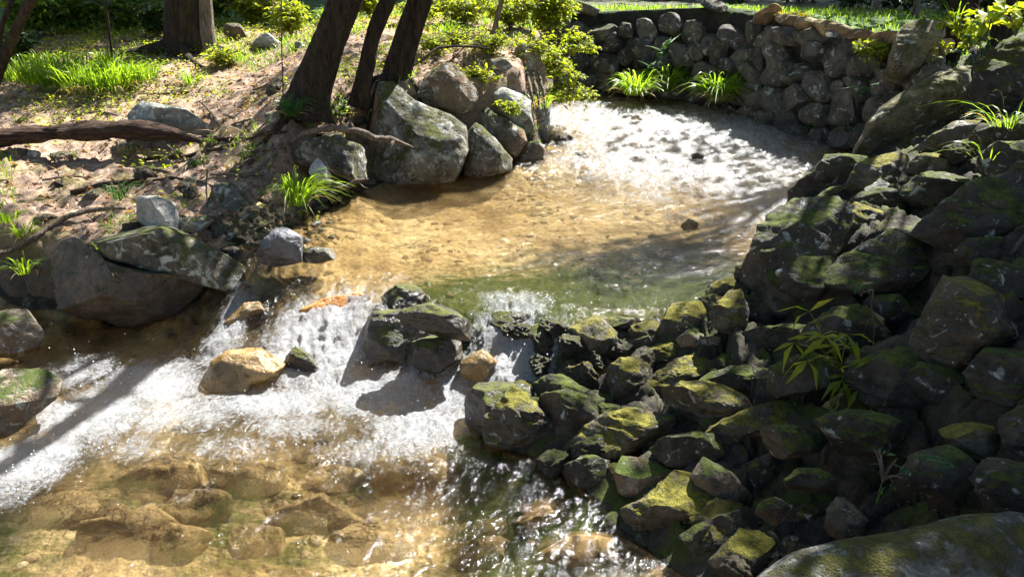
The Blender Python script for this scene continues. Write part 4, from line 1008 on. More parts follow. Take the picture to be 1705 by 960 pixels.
tree('tree', 'thick dark leaning tree trunk nearest the stream on the left bank', 'tree',
     [(510, 172, 70), (518, 150, 62), (530, 118, 56), (544, 80, 52), (560, 40, 50), (576, 0, 49)], (512, 176), 7.5, crown=(0, .10, 750, (1.4, 1.3, .9), (.6, 9.6, 7.0)), k=20, t=6.75)
tree('tree', 'slim dark crooked tree right of the thick leaning trunk', 'tree',
     [(598, 162, 30), (603, 140, 27), (612, 105, 25), (618, 70, 24), (628, 40, 25), (646, 0, 25)], (600, 162), 6.0, crown=(0, .10, 220, (1.1, 1.1, .7), (.1, 8.6, 5.6)), t=7.0)
tr4 = tree('tree', 'twin stemmed dark tree above the lichen boulder', 'tree',
     [(650, 142, 40), (655, 118, 31), (664, 80, 26), (676, 40, 23), (690, 0, 21)], (652, 142), 7.0, crown=(0, .10, 1100, (1.3, 1.3, .9), (1.4, 11.8, 7.6)), t=7.35)
# its second stem, a part of the same tree
_b = np.array(tr4.location); _mb = MB(); _P, _R = [], []
for px, py, w_ in [(664, 140, 34), (674, 110, 30), (684, 70, 28), (697, 30, 27), (708, 0, 26), (724, -60, 24), (760, -240, 20)]:
    r = ray(px, py); tt = (_b[1] - .02) / r[1]; _P.append(CAM + r * tt); _R.append(.5 * w_ * tt / FPX)
_mb.tube(np.array(_P), _R, 14); _mb.build('stem', MAT['bark'], tr4, _b)
tree('tree', 'broad tree with a black shaded side and a sunlit flank painted pale at upper left', 'tree',
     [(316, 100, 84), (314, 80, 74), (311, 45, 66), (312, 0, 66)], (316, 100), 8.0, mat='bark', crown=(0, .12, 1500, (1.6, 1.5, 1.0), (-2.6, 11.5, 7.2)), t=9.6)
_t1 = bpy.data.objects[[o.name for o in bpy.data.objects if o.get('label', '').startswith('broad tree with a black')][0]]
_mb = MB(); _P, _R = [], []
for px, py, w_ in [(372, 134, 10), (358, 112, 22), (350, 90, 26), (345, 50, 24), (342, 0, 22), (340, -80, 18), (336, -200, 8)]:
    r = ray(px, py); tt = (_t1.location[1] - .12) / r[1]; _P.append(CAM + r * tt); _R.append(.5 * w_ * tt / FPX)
_P[0][2] -= .1; _mb.tube(np.array(_P), _R, 12); _mb.build('sunlit_flank', MAT['barkpale'], _t1, np.array(_t1.location), label='trunk flank with its sunlight painted in pale bark')  # sunlight on this side put into the pale bark colour
tree('sapling', 'dark slanting stem crossing the upper left corner of the photo', 'sapling', [(-25, 150, 18), (0, 112, 17), (22, 60, 16), (38, 28, 15), (52, 0, 15)], (-25, 150), 5.0, k=8, t=7.6)
tree('sapling', 'thin slanting stem beside the thicker corner stem at upper left', 'sapling', [(-8, 75, 9), (2, 45, 8), (12, 20, 8), (20, 0, 8)], (-8, 75), 4.5, k=6, t=8.2)
tree('sapling', 'thin young stem rising from the sunlit grass patch', 'sapling', [(187, 104, 4), (184, 70, 4), (179, 30, 4), (176, 0, 4)], (187, 104), 4.0, k=6)
tree('sapling', 'slender grey sapling rising from the yellow green bushes', 'sapling', [(820, 70, 9), (823, 52, 8), (828, 28, 8), (836, 0, 8)], (820, 70), 4.5, k=8, mat='stick')
tree('sapling', 'thin brown sapling leaning right among the yellow green bushes', 'sapling', [(869, 42, 4), (874, 25, 4), (882, 0, 4)], (869, 42), 4.0, k=6, mat='stick')
tree('sapling', 'hair thin upright shoot left of the thick leaning trunk', 'sapling', [(470, 150, 2), (469, 80, 2), (468, 0, 2)], (470, 150), 3.5, k=5, mat='stick', t=6.9)
# trees of the wood beyond the lawn
far_specs = [(1457, 20, 8, 'thin pale post like trunk at the back of the lawn, left of three'), (1524, 26, 11, 'straight pale trunk in the middle of the dark wood beyond the lawn'),
             (1618, 30, 18, 'dark straight trunk of the wood behind the big leaved plant'), (1672, 60, 34, 'broad brown trunk at the top right behind the leafy plants')]
for px, py, w_, lb in far_specs:
    tree('tree', lb, 'tree', [(px, py, w_), (px + 2, py / 2, w_ * .95), (px + 4, -5, w_ * .9)], (px, py), 6.2 if w_ < 30 else 4.4, crown=(0, .16, 120, (1.3, 1.3, .9) if w_ < 30 else (.6, .6, .4), None), k=8, mat='barkpale' if w_ < 15 else 'bark', group='trees of the wood beyond the lawn',
         t=min(hit(px, py), 13.5) if w_ < 30 else 8.6)
# standing beyond the frame: they shade the right bank and are mirrored in the water
def wood_tree(x, y, h, r, n, leaf, label, cz=None, seed=0, trunk_r=.16, zc=None, group='tall trees around the stream'):
    z0 = float(H(x, y, False)[0]); root = empty('tree', (x, y, z0), label, 'tree', group)
    rg = np.random.default_rng(seed + 900); tm, lm = MB(), MB()
    top = np.array([x, y, z0 + h]) if zc is None else np.array(zc)
    p = np.array([x, y, z0 - .2]); pts_ = [p + (top - p) * u + np.array([math.sin(u * 5 + seed), math.cos(u * 4 + seed), 0]) * .12 * u for u in np.linspace(0, 1, 12)]
    tm.tube(pts_, trunk_r * (1 - .88 * np.linspace(0, 1, 12)) + .01, 10)
    tm.build('trunk', MAT['bark'], root, (x, y, z0))
    c0 = top - np.array([0, 0, r[2] * .7]) if zc is None else top
    ncl = max(12, n // 45); cl = rg.normal(size=(ncl, 3)); cl /= np.linalg.norm(cl, axis=1)[:, None]; cl = c0 + cl * np.array(r) * (rg.uniform(.1, 1, ncl) ** .45)[:, None]
    bm_ = MB()
    for c in cl[:30]:
        s0 = np.array(pts_[rg.integers(5, 11)]); bm_.tube(np.array([s0, (s0 + c) / 2 + rg.normal(size=3) * .1, c]), [trunk_r * .3, trunk_r * .2, .008], 5)
    bm_.build('limbs', MAT['bark'], root, (x, y, z0))
    ci = rg.integers(0, ncl, n); pos = cl[ci] + rg.normal(size=(n, 3)) * np.array([.4, .4, .26]) * max(.35, r[0] / 2.2)
    lm.leaves(pos, rg.normal(size=(n, 3)) * np.array([1, 1, .5]) + np.array([0, 0, -.3]), rg.uniform(.7, 1.3, n) * leaf, .65)
    lm.build('crown', MAT['crown'], root, (x, y, z0), smooth=False)
    return root
wood_tree(5.6, 6.4, 6, (.8, 1.0, .7), 6000, .10, 'leafy broadleaf tree leaning over the dark right bank', seed=1, zc=(4.98, 6.7, 6.4), trunk_r=.13)
wood_tree(4.9, 4.6, 6, (.75, .7, .5), 3000, .10, 'leafy tree standing close behind the right bank', seed=2, zc=(4.2, 5.3, 5.6), trunk_r=.11)
wood_tree(6.6, 10.4, 7, (.8, .45, .3), 700, .11, 'added open crowned tree shading the middle of the upper pool', seed=3, zc=(4.4, 9.75, 7.0), trunk_r=.14)  # unseen crown added to darken the middle of the upper pool
wood_tree(4.6, 8.6, 6, (.8, .6, .4), 170, .10, 'added thin crowned tree dappling the sunlit mossy rocks', seed=5, zc=(3.8, 6.94, 6.0), trunk_r=.10)  # unseen crown added to scatter dappled shade over these rocks
for (x, y, zc_, sd_) in ((4.4, 2.0, (2.7, 2.3, 6.2), 6), (4.7, 3.4, (3.4, 3.9, 6.6), 7), (4.0, .4, (2.2, .6, 6.0), 8)):
    wood_tree(x, y, 6, (1.3, 1.3, .7), 3500, .12, 'added leafy tree whose crown blocks skylight over the right bank', seed=sd_, zc=zc_, trunk_r=.11, group='added trees dimming the right bank')  # unseen crowns added overhead to cut skylight on the bank
protos = []
lay = [(-9, 21, 14), (-4.5, 22, 15), (0.5, 23, 14), (12.5, 21, 13), (15, 13, 13), (-13, 15, 13), (-14, 9, 12), (-7, 27, 17), (-2, 28, 17), (3, 29, 17), (11.5, 27.5, 16),
       (16, 25, 15), (-17, 21, 15), (-12, 25, 16), (18, 18, 14), (-2.5, 20.5, 12), (-6.5, 19.5, 11), (-10, 18, 12), (0, 18.5, 11), (-10.5, 11.5, 12), (15, 18, 13), (11, 3, 12), (-11, -3, 12), (9, -6, 12), (-13, 3, 12), (0, -9, 13)]
for i, (x, y, h) in enumerate(lay):
    lb = 'tall dense tree of the surrounding wood, its crown above the photo'
    if i < 3:
        protos.append(wood_tree(x, y, h, (2.7, 2.7, 5.4), 6500, .34, lb, seed=30 + i, trunk_r=.2, group='tall trees of the surrounding wood'))
    else:
        src = protos[i % 3]; o = src.copy(); sc.collection.objects.link(o)
        o.location = (x, y, float(H(x, y, False)[0])); o.rotation_euler = (0, 0, i * 1.3); s_ = h / lay[i % 3][2]; o.scale = (s_, s_, s_)
        for ch in src.children:
            c = ch.copy(); sc.collection.objects.link(c); c.parent = o

# ---- shrubs, herbs, grass, ferns
def shrub(name, label, cat, base_px, h_px, w_px, n_leaf, leaf, mat='leaf', stems=7, group=None, lean=(0, 0, 0), t=None, droop=.0, dt=0.0, fill=.25):
    tb = (t or hit(*base_px)) + dt; b = atd(*base_px, tb); k = tb / FPX; h, w = h_px * k * 1.05, w_px * k
    root = empty(name, b, label, cat, group); sm_, lm = MB(), MB(); pos, dr = [], []
    if cat == 'bush' and n_leaf > 100: n_leaf *= 4; stems = int(stems * 2.4)
    per = n_leaf // stems
    for i in range(stems):
        a = pr.uniform(0, 2 * math.pi); rr = pr.uniform(.15, 1) ** .7
        tip = b + np.array([math.cos(a) * w * .5 * rr, math.sin(a) * w * .4 * rr, h * pr.uniform(.55, 1.0) * (1 - .25 * rr)]) + np.array(lean) * h
        ctl = b + (tip - b) * .4 + np.array([0, 0, h * .3]); tt = np.linspace(0, 1, 9)[:, None]
        c = (1 - tt) ** 2 * b + 2 * tt * (1 - tt) * ctl + tt ** 2 * (tip - np.array([0, 0, droop * h * rr]))
        sm_.tube(c, np.linspace(.006, .002, 9) * (1 + h), 5, False)
        m = max(2, int(per * .18))
        for j in range(m):   # twigs
            u = pr.uniform(.25, 1); s0 = c[int(u * 8)]; d = pr.normal(size=3) * np.array([1, 1, .4]); d /= np.linalg.norm(d); l = pr.uniform(.08, .30) * w * .8
            e = s0 + d * l + np.array([0, 0, -.1 * l])
            sm_.tube(np.array([s0, (s0 + e) / 2 + np.array([0, 0, .03 * w]), e]), [.003, .002, .001], 4, False)
            for q_ in range(max(2, per // m)):
                f = pr.uniform(fill, 1.05); side = np.cross(d, [0, 0, 1.0]) * (1 if q_ % 2 else -1)
                pos.append(s0 + (e - s0) * f + pr.normal(size=3) * .004); dr.append(d * .7 + side * pr.uniform(.4, 1.1) + np.array([0, 0, pr.normal() * .3]))
    n = len(pos); lm.leaves(np.array(pos), np.array(dr), pr.uniform(.6, 1.25, n) * leaf, .55)
    sm_.build('stems', MAT['stick'], root, b); lm.build('foliage', MAT[mat], root, b, smooth=False)
    return root

def tuft(label, base_px, h_px, n, mat='grass', spread=1.0, lean=(0, 0), group=None, t=None, w=.006, droop=.5, rad_px=12, name='grass_tuft', cat='grass', dry=.14):
    tb = t or hit(*base_px); b = atd(*base_px, tb); k = tb / FPX; h = h_px * k
    r = np.sqrt(pr.uniform(0, 1, n)) * rad_px * k; a = pr.uniform(0, 2 * math.pi, n)
    base = b + np.stack([np.cos(a) * r, np.sin(a) * r, np.full(n, -.01)], 1)
    L = h * pr.uniform(.55, 1.25, n); a2 = a + pr.normal(size=n) * .5; out = spread * pr.uniform(.3, 1.1, n)
    tip = np.stack([np.cos(a2) * out + lean[0], np.sin(a2) * out + lean[1], 1 - droop * out - .1], 1) * L[:, None]
    mb = MB(); mb.blades(base, tip, L * .62, w * pr.uniform(.6, 1.3, n))
    o = mb.build(name, MAT[mat], None, b, smooth=True)
    prop(o, label, cat, group)
    if dry and n > 20 and mat != 'straw' and mat != 'mosstuft':
        m = int(n * dry); mb2 = MB(); a = pr.uniform(0, 2 * math.pi, m)
        base = b + np.stack([np.cos(a) * rad_px * k, np.sin(a) * rad_px * k, np.zeros(m)], 1)
        tip = np.stack([np.cos(a) * .9, np.sin(a) * .9, pr.uniform(-.3, .3, m)], 1) * (h * .7)
        mb2.blades(base, tip, np.full(m, h * .3), w * .9); mb2.build('dry_blades', MAT['straw'], o, b)
    return o

def fern(label, base_px, n_fr, len_px, mat='fern', dirs=None, t=None, group=None, rise=.5, pin=.16):
    tb = t or hit(*base_px); b = atd(*base_px, tb); L = len_px * tb / FPX
    root = empty('fern', b, label, 'fern', group)
    for i in range(n_fr):
        a = dirs[i] if dirs is not None else 2 * math.pi * i / n_fr + pr.normal() * .3
        d = np.array([math.cos(a), math.sin(a) * .8, 0]) if not hasattr(a, '__len__') else np.array(a, float)
        l = L * pr.uniform(.8, 1.1); tip = b + d * l + np.array([0, 0, rise * l * .4]); ctl = b + d * l * .4 + np.array([0, 0, rise * l])
        tt = np.linspace(0, 1, 22)[:, None]; c = (1 - tt) ** 2 * b + 2 * tt * (1 - tt) * ctl + tt ** 2 * tip
        mb = MB(); mb.tube(c, np.linspace(.003, .001, 22), 4, False)
        td = np.gradient(c, axis=0); td /= np.linalg.norm(td, axis=1)[:, None]; sd_ = np.cross(td, [0, 0, 1.0]); sd_ /= np.linalg.norm(sd_, axis=1)[:, None] + 1e-6
        u = tt[3:, 0]; wl = pin * 2 * l * np.clip(np.sin(u * 2.7 + .35), .08, 1) * (1.1 - u)
        for s_ in (1, -1):
            mb.leaves(c[3:], sd_[3:] * s_ + td[3:] * .45, wl, .30, .1, droop=.1)
        mb.build('frond', MAT[mat], root, b, smooth=False)
    return root

# yellow green bushes along the crest of the left bank
GY = 'yellow green bushes on the crest of the left bank'
for (bx, by, h_, w_, n, lf, lb, kw) in [
    (770, 46, 60, 120, 420, .055, 'loose yellow green bush behind the twin stemmed tree', {}), (850, 50, 70, 110, 520, .055, 'dense yellow green bush around the grey sapling', {}),
    (915, 62, 95, 110, 700, .055, 'tall yellow green bush on the bank corner above the water', dict(t=9.3)), (905, 130, 60, 100, 620, .05, 'bush hanging from the bank corner over the riffle', dict(droop=.6, lean=(.35, -.1, 0), t=8.6)),
    (925, 165, 40, 110, 300, .05, 'lowest spray of yellow leaves reaching over the water', dict(droop=.7, lean=(.7, -.2, 0), t=8.7)), (795, 150, 42, 86, 380, .045, 'small bright bush between the perched boulder and the bank', dict(t=7.7)),
    (720, 88, 34, 90, 220, .04, 'low herb patch behind the perched boulder', {}), (850, 190, 24, 50, 130, .04, 'small yellow plant rooted in the bank wall', dict(t=7.55)), (690, 40, 44, 80, 240, .05, 'low green bush right behind the twin stems', {})]:
    shrub('bush', lb, 'bush', (bx, by), h_, w_, n, lf, 'leafyel', 8, GY, **kw)
for (bx, by, h_, w_, n, lf, lb, kw) in [(885, 96, 46, 90, 330, .045, 'bush of small yellow leaves spilling over the dry hanging roots', dict(droop=.5, lean=(.2, -.2, 0), t=8.25)), (945, 96, 60, 80, 330, .05, 'bright spray of leaves reaching across the dark wall', dict(droop=.3, lean=(.3, -.1, 0), t=9.0)),
    (815, 88, 34, 110, 300, .042, 'low yellow bush at the foot of the grey sapling', {}), (760, 76, 30, 100, 260, .042, 'low yellow herb carpet right of the twin stems', {}), (870, 28, 60, 110, 420, .05, 'bush between the two thin saplings', {}), (940, 36, 60, 70, 300, .05, 'topmost bush before the far grass', dict(t=10)),
    (800, 24, 50, 100, 360, .05, 'bright bush left of the grey sapling', {}), (840, 128, 26, 70, 200, .04, 'yellow herbs over the dark rounded rock', dict(t=8.0)), (720, 30, 44, 60, 240, .05, 'bush right of the twin stemmed tree', {})]:
    shrub('bush', lb, 'bush', (bx, by), h_, w_, n, lf, 'leafyel', 8, GY, **kw)
GU = 'undergrowth bushes along the top of the left bank'
for (bx, by, h_, w_, n, lf, lb, m_) in [
    (70, 62, 90, 130, 420, .12, 'large leaved dark bush at the upper left corner', 'leaf'), (130, 52, 60, 120, 420, .10, 'bush with long pale leaves at the top left', 'leaf'), (205, 50, 66, 130, 520, .09, 'leafy bush left of the broad tree', 'leaf'),
    (262, 60, 60, 80, 300, .08, 'darker bush touching the broad tree on its left', 'leafdark'), (365, 36, 60, 90, 380, .08, 'bush right of the broad tree', 'leaf'), (425, 40, 56, 100, 460, .075, 'bright bush behind the buff wedge rock', 'leafyel'),
    (485, 62, 70, 80, 380, .07, 'bright bush touching the thick leaning trunk', 'leafyel'), (615, 28, 50, 70, 240, .07, 'pale bush between the thick trunk and the twin stems', 'leafyel'), (330, 78, 46, 70, 150, .06, 'small large leaved sprout before the broad tree', 'leafyel'),
    (372, 112, 34, 70, 200, .045, 'low yellow herb at the root of the broad tree', 'leafyel'), (28, 100, 50, 90, 240, .09, 'grey green bush at the left frame edge', 'leafdark'), (755, 20, 60, 90, 300, .06, 'dark bush at the top behind the yellow bushes', 'leafdark')]:
    shrub('bush', lb, 'bush', (bx, by), h_, w_, n, lf, m_, 8, GU)
for (bx, by, h_, w_, n, lf, lb) in [(348, 246, 26, 40, 60, .05, 'small bright herb growing between the sticks below the log'), (575, 190, 34, 70, 130, .05, 'dark herb at the foot of the slim crooked tree'),
                                    (655, 168, 20, 40, 60, .04, 'tiny herb on top of the large lichen boulder'), (530, 205, 26, 50, 80, .045, 'shaded herb at the foot of the thick leaning trunk')]:
    shrub('herb', lb, 'plant', (bx, by), h_, w_, n, lf, 'leaf', 5, 'herbs on the left bank')
# right: leafy plants on the standing boulders
GP = 'leafy plants on top of the right boulders'
for (bx, by, h_, w_, n, lf, lb, t_, m_) in [
    (1568, 52, 30, 40, 60, .07, 'bright herb on top of the upper slab', 6.8, 'leafyel'), (1600, 62, 34, 70, 110, .06, 'low bright herbs right of the upper slab', 6.6, 'leafyel'), (1642, 66, 70, 90, 34, .15, 'plant with large rounded bright leaves at the top right', 6.3, 'leafyel'),
    (1690, 60, 60, 80, 50, .12, 'broad leaved plant at the top right frame edge', 6.0, 'leafyel'), (1566, 100, 34, 44, 40, .06, 'yellow green sprig in the gap between the slabs', 6.7, 'leafyel'), (1612, 84, 24, 60, 60, .05, 'small yellow herb on the upper edge of the tilted slab', 6.3, 'leafyel'),
    (1548, 112, 30, 34, 26, .055, 'sprig of rounded leaves hanging beside the tilted slab', 6.6, 'leaf')]:
    shrub('herb', lb, 'plant', (bx, by), h_, w_, n, lf, m_, 5, GP, t=t_)
shrub('bush', 'fern leaved bright shrub on the wall end beside the upper slab', 'bush', (1452, 98), 44, 84, 300, .045, 'leafyel', 8, t=7.7, droop=.4)
for (bx, by, n, lb) in [(1385, 224, 200, 'dim ground plants at the foot of the wall beside the rapids'), (1350, 218, 110, 'small plants at the wall foot left of the dim ground plants'), (1410, 242, 120, 'small plants at the waterline before the tilted slab')]:
    shrub('herb', lb, 'plant', (bx, by), 16, 60, n, .04, 'fern', 6, 'plants at the foot of the stone wall', t=min(8.6, hit(bx, by)))
# grass
tuft('bright green arching grass tuft at the edge of the upper pool', (497, 338), 78, 170, 'grass', .9, (.35, -.25), w=.009, droop=.75, rad_px=16, dry=.12, t=5.85)
for i, (bx, by, h_) in enumerate([(60, 138, 50), (95, 146, 56), (130, 150, 60), (160, 152, 60), (190, 148, 56), (218, 140, 46), (110, 128, 50), (150, 128, 52), (185, 124, 50), (240, 132, 36), (75, 118, 40), (30, 132, 44)]):
    tuft('tuft of the sunlit grass patch before the fallen log', (bx, by), h_, 120, 'grass', .8, (.05, -.1), 'tufts of the sunlit grass patch', w=.011, rad_px=22, dry=.2 if by > 138 else 0)
for bx, by, h_, n, m_, lb, t_ in [(486, 190, 44, 110, 'grassdark', 'dark arching grass tuft at the foot of the thick leaning trunk', 6.5), (14, 372, 34, 60, 'grass', 'small grass tuft at the left frame edge above the hollow', 5.75), (42, 392, 40, 50, 'grass', 'grass tuft hanging over the shaded hollow at left', 5.65),
                              (40, 452, 46, 26, 'grass', 'narrow leaves drooping down the hollow at left', 5.45), (200, 328, 34, 60, 'grassdark', 'flattened sheaf of dark grass above the pale angular rock', 5.9), (320, 140, 30, 80, 'grass', 'low grass at the root of the broad tree', None),
                              (400, 105, 26, 60, 'grass', 'low grass below the buff wedge rock', None), (440, 30, 40, 90, 'grass', 'grass on the bank top before the bright bush', None), (330, 275, 22, 60, 'grassdark', 'short dark grass on the sandy step among sticks', None),
                              (550, 40, 40, 70, 'grass', 'grass behind the thick leaning trunk', None), (745, 62, 34, 90, 'grass', 'grass among the yellow green bushes', None), (12, 300, 34, 16, 'grass', 'few grass blades on the sandy earth at the left edge', None),
                              (885, 180, 36, 50, 'straw', 'dry straw tuft hanging on the bank wall corner', 8.0), (905, 178, 40, 40, 'grass', 'thin green blades hanging at the bank wall corner', 8.1)]:
    tuft(lb, (bx, by), h_, n, m_, .9, (.1, -.1), t=t_, rad_px=12, w=.008, droop=.6)
for bx, by, h_, n, lb in [(1060, 156, 52, 220, 'wide tuft of dark drooping grass at the wall foot, left of three'), (1108, 150, 60, 260, 'tallest drooping grass tuft at the wall foot under the fern'), (1198, 166, 66, 300, 'round tuft of drooping grass at the wall foot beside the rapids'), (1138, 140, 34, 60, 'thin pale grass on the little bank before the wall'), (1030, 140, 30, 50, 'dark grass in the left corner of the wall')]:
    tuft(lb, (bx, by), h_, n, 'grass', .95, (0, -.15), 'grass tufts at the foot of the stone wall', t=float((at(bx, by + 22, .60) - CAM) @ FWD), w=.014, droop=.75, rad_px=20)
tuft('long green grass blades arching over the crest of the right bank', (1672, 208), 70, 26, 'grass', 1.3, (-.5, -.3), t=4.6, w=.008, droop=.55, rad_px=22)
tuft('few thin grass blades hanging below the layered slab', (1640, 262), 60, 9, 'grass', 1.2, (-.5, -.3), t=4.5, w=.006, droop=.8, rad_px=16)
tuft('single tall arching grass blades behind the upper slab', (1588, 45), 55, 8, 'grass', .5, (-.2, 0), t=6.9, w=.008, rad_px=10)
tuft('bright yellow moss tuft lit by the sun on top of the wall', (1318, 30), 16, 260, 'mosstuft', 1.2, (0, -.3), t=9.0, w=.012, rad_px=24, name='moss_tuft', cat='moss')
tuft('pair of thin bent stems in the shaded hollow', (1458, 832), 60, 4, 'grassdark', .5, (-.15, -.1), t=2.75, w=.004, rad_px=8)
GD = 'added dark undergrowth painting the shade of the wood beyond the lawn'  # bushes added in dark leaf colour to stand for the wood's shade
for (bx, by, lb) in [(1230, 2, 'dark bush at the back of the lawn above the middle of the wall'), (1330, 4, 'dark bush at the back of the lawn left of the thin pale post trunk'), (1420, 12, 'dark bush touching the thin pale post trunk'), (1490, 16, 'dark bush between the pale post trunk and the straight pale trunk'),
                     (1570, 18, 'dark bush right of the straight pale trunk'), (1650, 20, 'dark bush before the dark straight trunk'), (1120, 0, 'dark bush at the very top above the left part of the wall')]:
    shrub('bush', lb, 'bush', (bx, by), 40, 130, 160, .10, 'leafdark', 7, GD, t=min(hit(bx, by), 15))
# ferns
fern('upright fern growing from the joints of the far wall', (1104, 88), 4, 56, t=9.45, dirs=[(.55, -.15, .55), (-.7, -.2, .2), (.2, -.3, .5), (-.2, -.5, -.3)], rise=.15)
fern('small fern low on the far wall left of the upright fern', (1082, 112), 3, 34, t=9.55, dirs=[(-.7, -.2, .3), (.3, -.3, .3), (0, -.5, -.2)], rise=.15)
fern('pale fern frond sticking out of the wall before the tilted slab', (1446, 146), 3, 54, t=7.45, dirs=[(-1, -.2, -.05), (-.5, -.3, -.3), (.3, -.4, .2)], rise=.1)
fern('drooping fern at the foot of the wall by the water', (1410, 222), 4, 36, t=7.7, dirs=[(-.6, -.3, .1), (.5, -.3, .1), (0, -.5, .2), (-.2, .2, .4)], rise=.3)
fern('pale grey green fern frond over the shaded hollow', (1585, 770), 2, 76, t=2.62, dirs=[(-1, .1, .05), (-.5, -.2, -.1)], rise=.12, pin=.12)
fern('small fern on the dark slope under the layered slab', (1440, 445), 3, 24, t=4.1, dirs=[(-.8, -.2, .2), (.7, -.2, .1), (0, -.4, .3)], rise=.3)
# bamboo grass seedling
def bamboo(label, base_px, t, sprays):
    b = atd(*base_px, t); k = t / FPX; root = empty('bamboo_plant', b, label, 'plant'); st, lf = MB(), MB()
    for pts_ in sprays:
        P = np.array([atd(px, py, t - dz) for px, py, dz in pts_]); st.tube(P, np.linspace(.0035, .0015, len(P)), 5)
        e = P[-1]; d0 = P[-1] - P[-2]; d0 /= np.linalg.norm(d0); n = 4
        a = np.linspace(-1.5, 1.5, n) + pr.normal(size=n) * .2
        dr = np.stack([np.sin(a) * .9 + d0[0] * .3, -.35 + pr.normal(size=n) * .25, -.35 * np.cos(a) - .15 + d0[2] * .3 + pr.normal(size=n) * .2], 1)
        lf.leaves(np.repeat(e[None], n, 0), dr, pr.uniform(.75, 1.2, n) * 50 * k, .2, .1, droop=.25)
        q_ = P[len(P) // 2]; lf.leaves(np.repeat(q_[None], 2, 0), np.array([[.8, -.3, .2], [-.8, -.3, .1]]), 36 * k, .22, .1, droop=.25)
    st.build('stems', MAT['leafyel'], root, b); lf.build('leaves', MAT['leafyel'], root, b, smooth=False)
bamboo('young bamboo plant with narrow bright leaves on the dark right slope', (1400, 610), 3.62, [[(1400, 612, 0), (1385, 575, .03), (1376, 560, .05)], [(1400, 612, 0), (1370, 560, .04), (1348, 518, .1)], [(1400, 612, 0), (1360, 600, .05), (1345, 600, .09)],
        [(1400, 612, 0), (1405, 580, .05), (1410, 556, .1)], [(1400, 612, 0), (1404, 625, .08), (1402, 632, .1)], [(1400, 612, 0), (1425, 640, .08), (1430, 646, .12)], [(1400, 612, 0), (1440, 602, .05), (1458, 602, .1)], [(1400, 612, 0), (1345, 560, .04), (1322, 570, .08)]])
for (bx, by, h_, w_, n, lf, lb, t_) in [(1470, 800, 50, 90, 18, .028, 'round leaved creeping herb in the shaded hollow', 2.75), (1310, 640, 30, 60, 22, .02, 'tiny round leaves above the sunlit strip of moss', 3.6), (1434, 492, 16, 30, 10, .04, 'small sprout above the dry hanging twig', 3.9),
                                       (1668, 480, 24, 40, 12, .035, 'tiny sprig on the moss topped boulder', 3.45), (1662, 600, 20, 40, 10, .03, 'few small leaves on the lower right slope', 3.1)]:
    shrub('herb', lb, 'plant', (bx, by), h_, w_, n, lf, 'fern', 4, 'small herbs on the dark right bank', t=t_)

# ---- wood: fallen log, sticks, roots
def stick(name, label, cat, pts_, w, mat='stick', t=None, off=.03, group=None, k=8, side=None):
    ts = [hit(px, py) - off for px, py in pts_] if t is None else list(np.broadcast_to(np.array(t, float), (len(pts_),)))
    if t is None and len(ts) > 2:
        ts = list(np.convolve(np.concatenate([[ts[0]], ts, [ts[-1]]]), [.25, .5, .25], 'valid'))
    P = np.array([atd(px, py, tt) for (px, py), tt in zip(pts_, ts)])
    w = np.interp(np.linspace(0, 1, len(P)), np.linspace(0, 1, len(np.atleast_1d(w))), np.atleast_1d(w)); R = .5 * w * np.array(ts) / FPX
    u = np.linspace(0, 1, len(P)); uu = np.linspace(0, 1, max(10, len(P) * 6))
    Pn = np.stack([np.interp(uu, u, P[:, c]) for c in range(3)], 1); Rn = np.interp(uu, u, R)
    for _ in range(3): Pn[1:-1] = (Pn[:-2] + 2 * Pn[1:-1] + Pn[2:]) / 4
    Pn += np.stack([fbm(Pn, 9, 2, c) for c in range(3)], 1) * Rn[:, None] * .9
    Rn = Rn * (1 + .25 * fbm(Pn, 14, 2, 4))
    mb = MB(); mb.tube(Pn, Rn, k); c0 = Pn[len(Pn) // 2]
    if side:
        for sp in side:
            tt = [ts[len(ts) // 2]] * len(sp); mb.tube(np.array([atd(px, py, a) for (px, py), a in zip(sp, tt)]), np.linspace(Rn.mean() * .6, Rn.mean() * .2, len(sp)), 6)
    return prop(mb.build(name, MAT[mat], None, c0), label, cat, group)
GK = 'sticks lying on the left bank'
# the rotten log, its flaking bark in ridges
def log():
    t0, t1 = 6.85, 6.7
    P = np.array([atd(px, py, t) for px, py, t in [(-330, 262, t0), (0, 230, t0), (80, 222, t0), (160, 216, 6.82), (230, 216, 6.78), (290, 222, t1), (335, 236, t1)]])
    R = np.array([16, 15, 14, 17, 15, 10, 3]) * t0 / FPX
    uu = np.linspace(0, 1, 130); u = np.linspace(0, 1, 7); Pn = np.stack([np.interp(uu, u, P[:, c]) for c in range(3)], 1); Rn = np.interp(uu, u, R)
    mb = MB(); k = 40; mb.tube(Pn, Rn, k); V = mb.v[0]; n = 130 * k; out = V[:n] - np.repeat(Pn, k, 0)
    V[:n] += out * (.42 * ridged(V[:n] * np.array([.16, 1, 1]), 7, 4, 3) + .45 * fbm(V[:n], 3.2, 4, 8) - .25 * np.abs(out[:, 2:3][:, 0]) / .08)[:, None]
    c0 = Pn[65]; root = empty('fallen_log', c0, 'dark red rotten log lying across the earth bank at left', 'log')
    mb.build('trunk', MAT['redwood'], root, c0)
    fl = MB(); m = 70; i = pr.integers(60, 128, m); b = Pn[i] + out[i * k + 8] * 1.0 + np.array([0, 0, .02])
    tip = np.stack([pr.normal(size=m) * .09 + .05, pr.normal(size=m) * .05, pr.uniform(-.06, .03, m)], 1); fl.blades(b, tip, np.full(m, .015), .008, 3)
    fl.build('bark_shreds', MAT['redwood'], root, c0)
log()
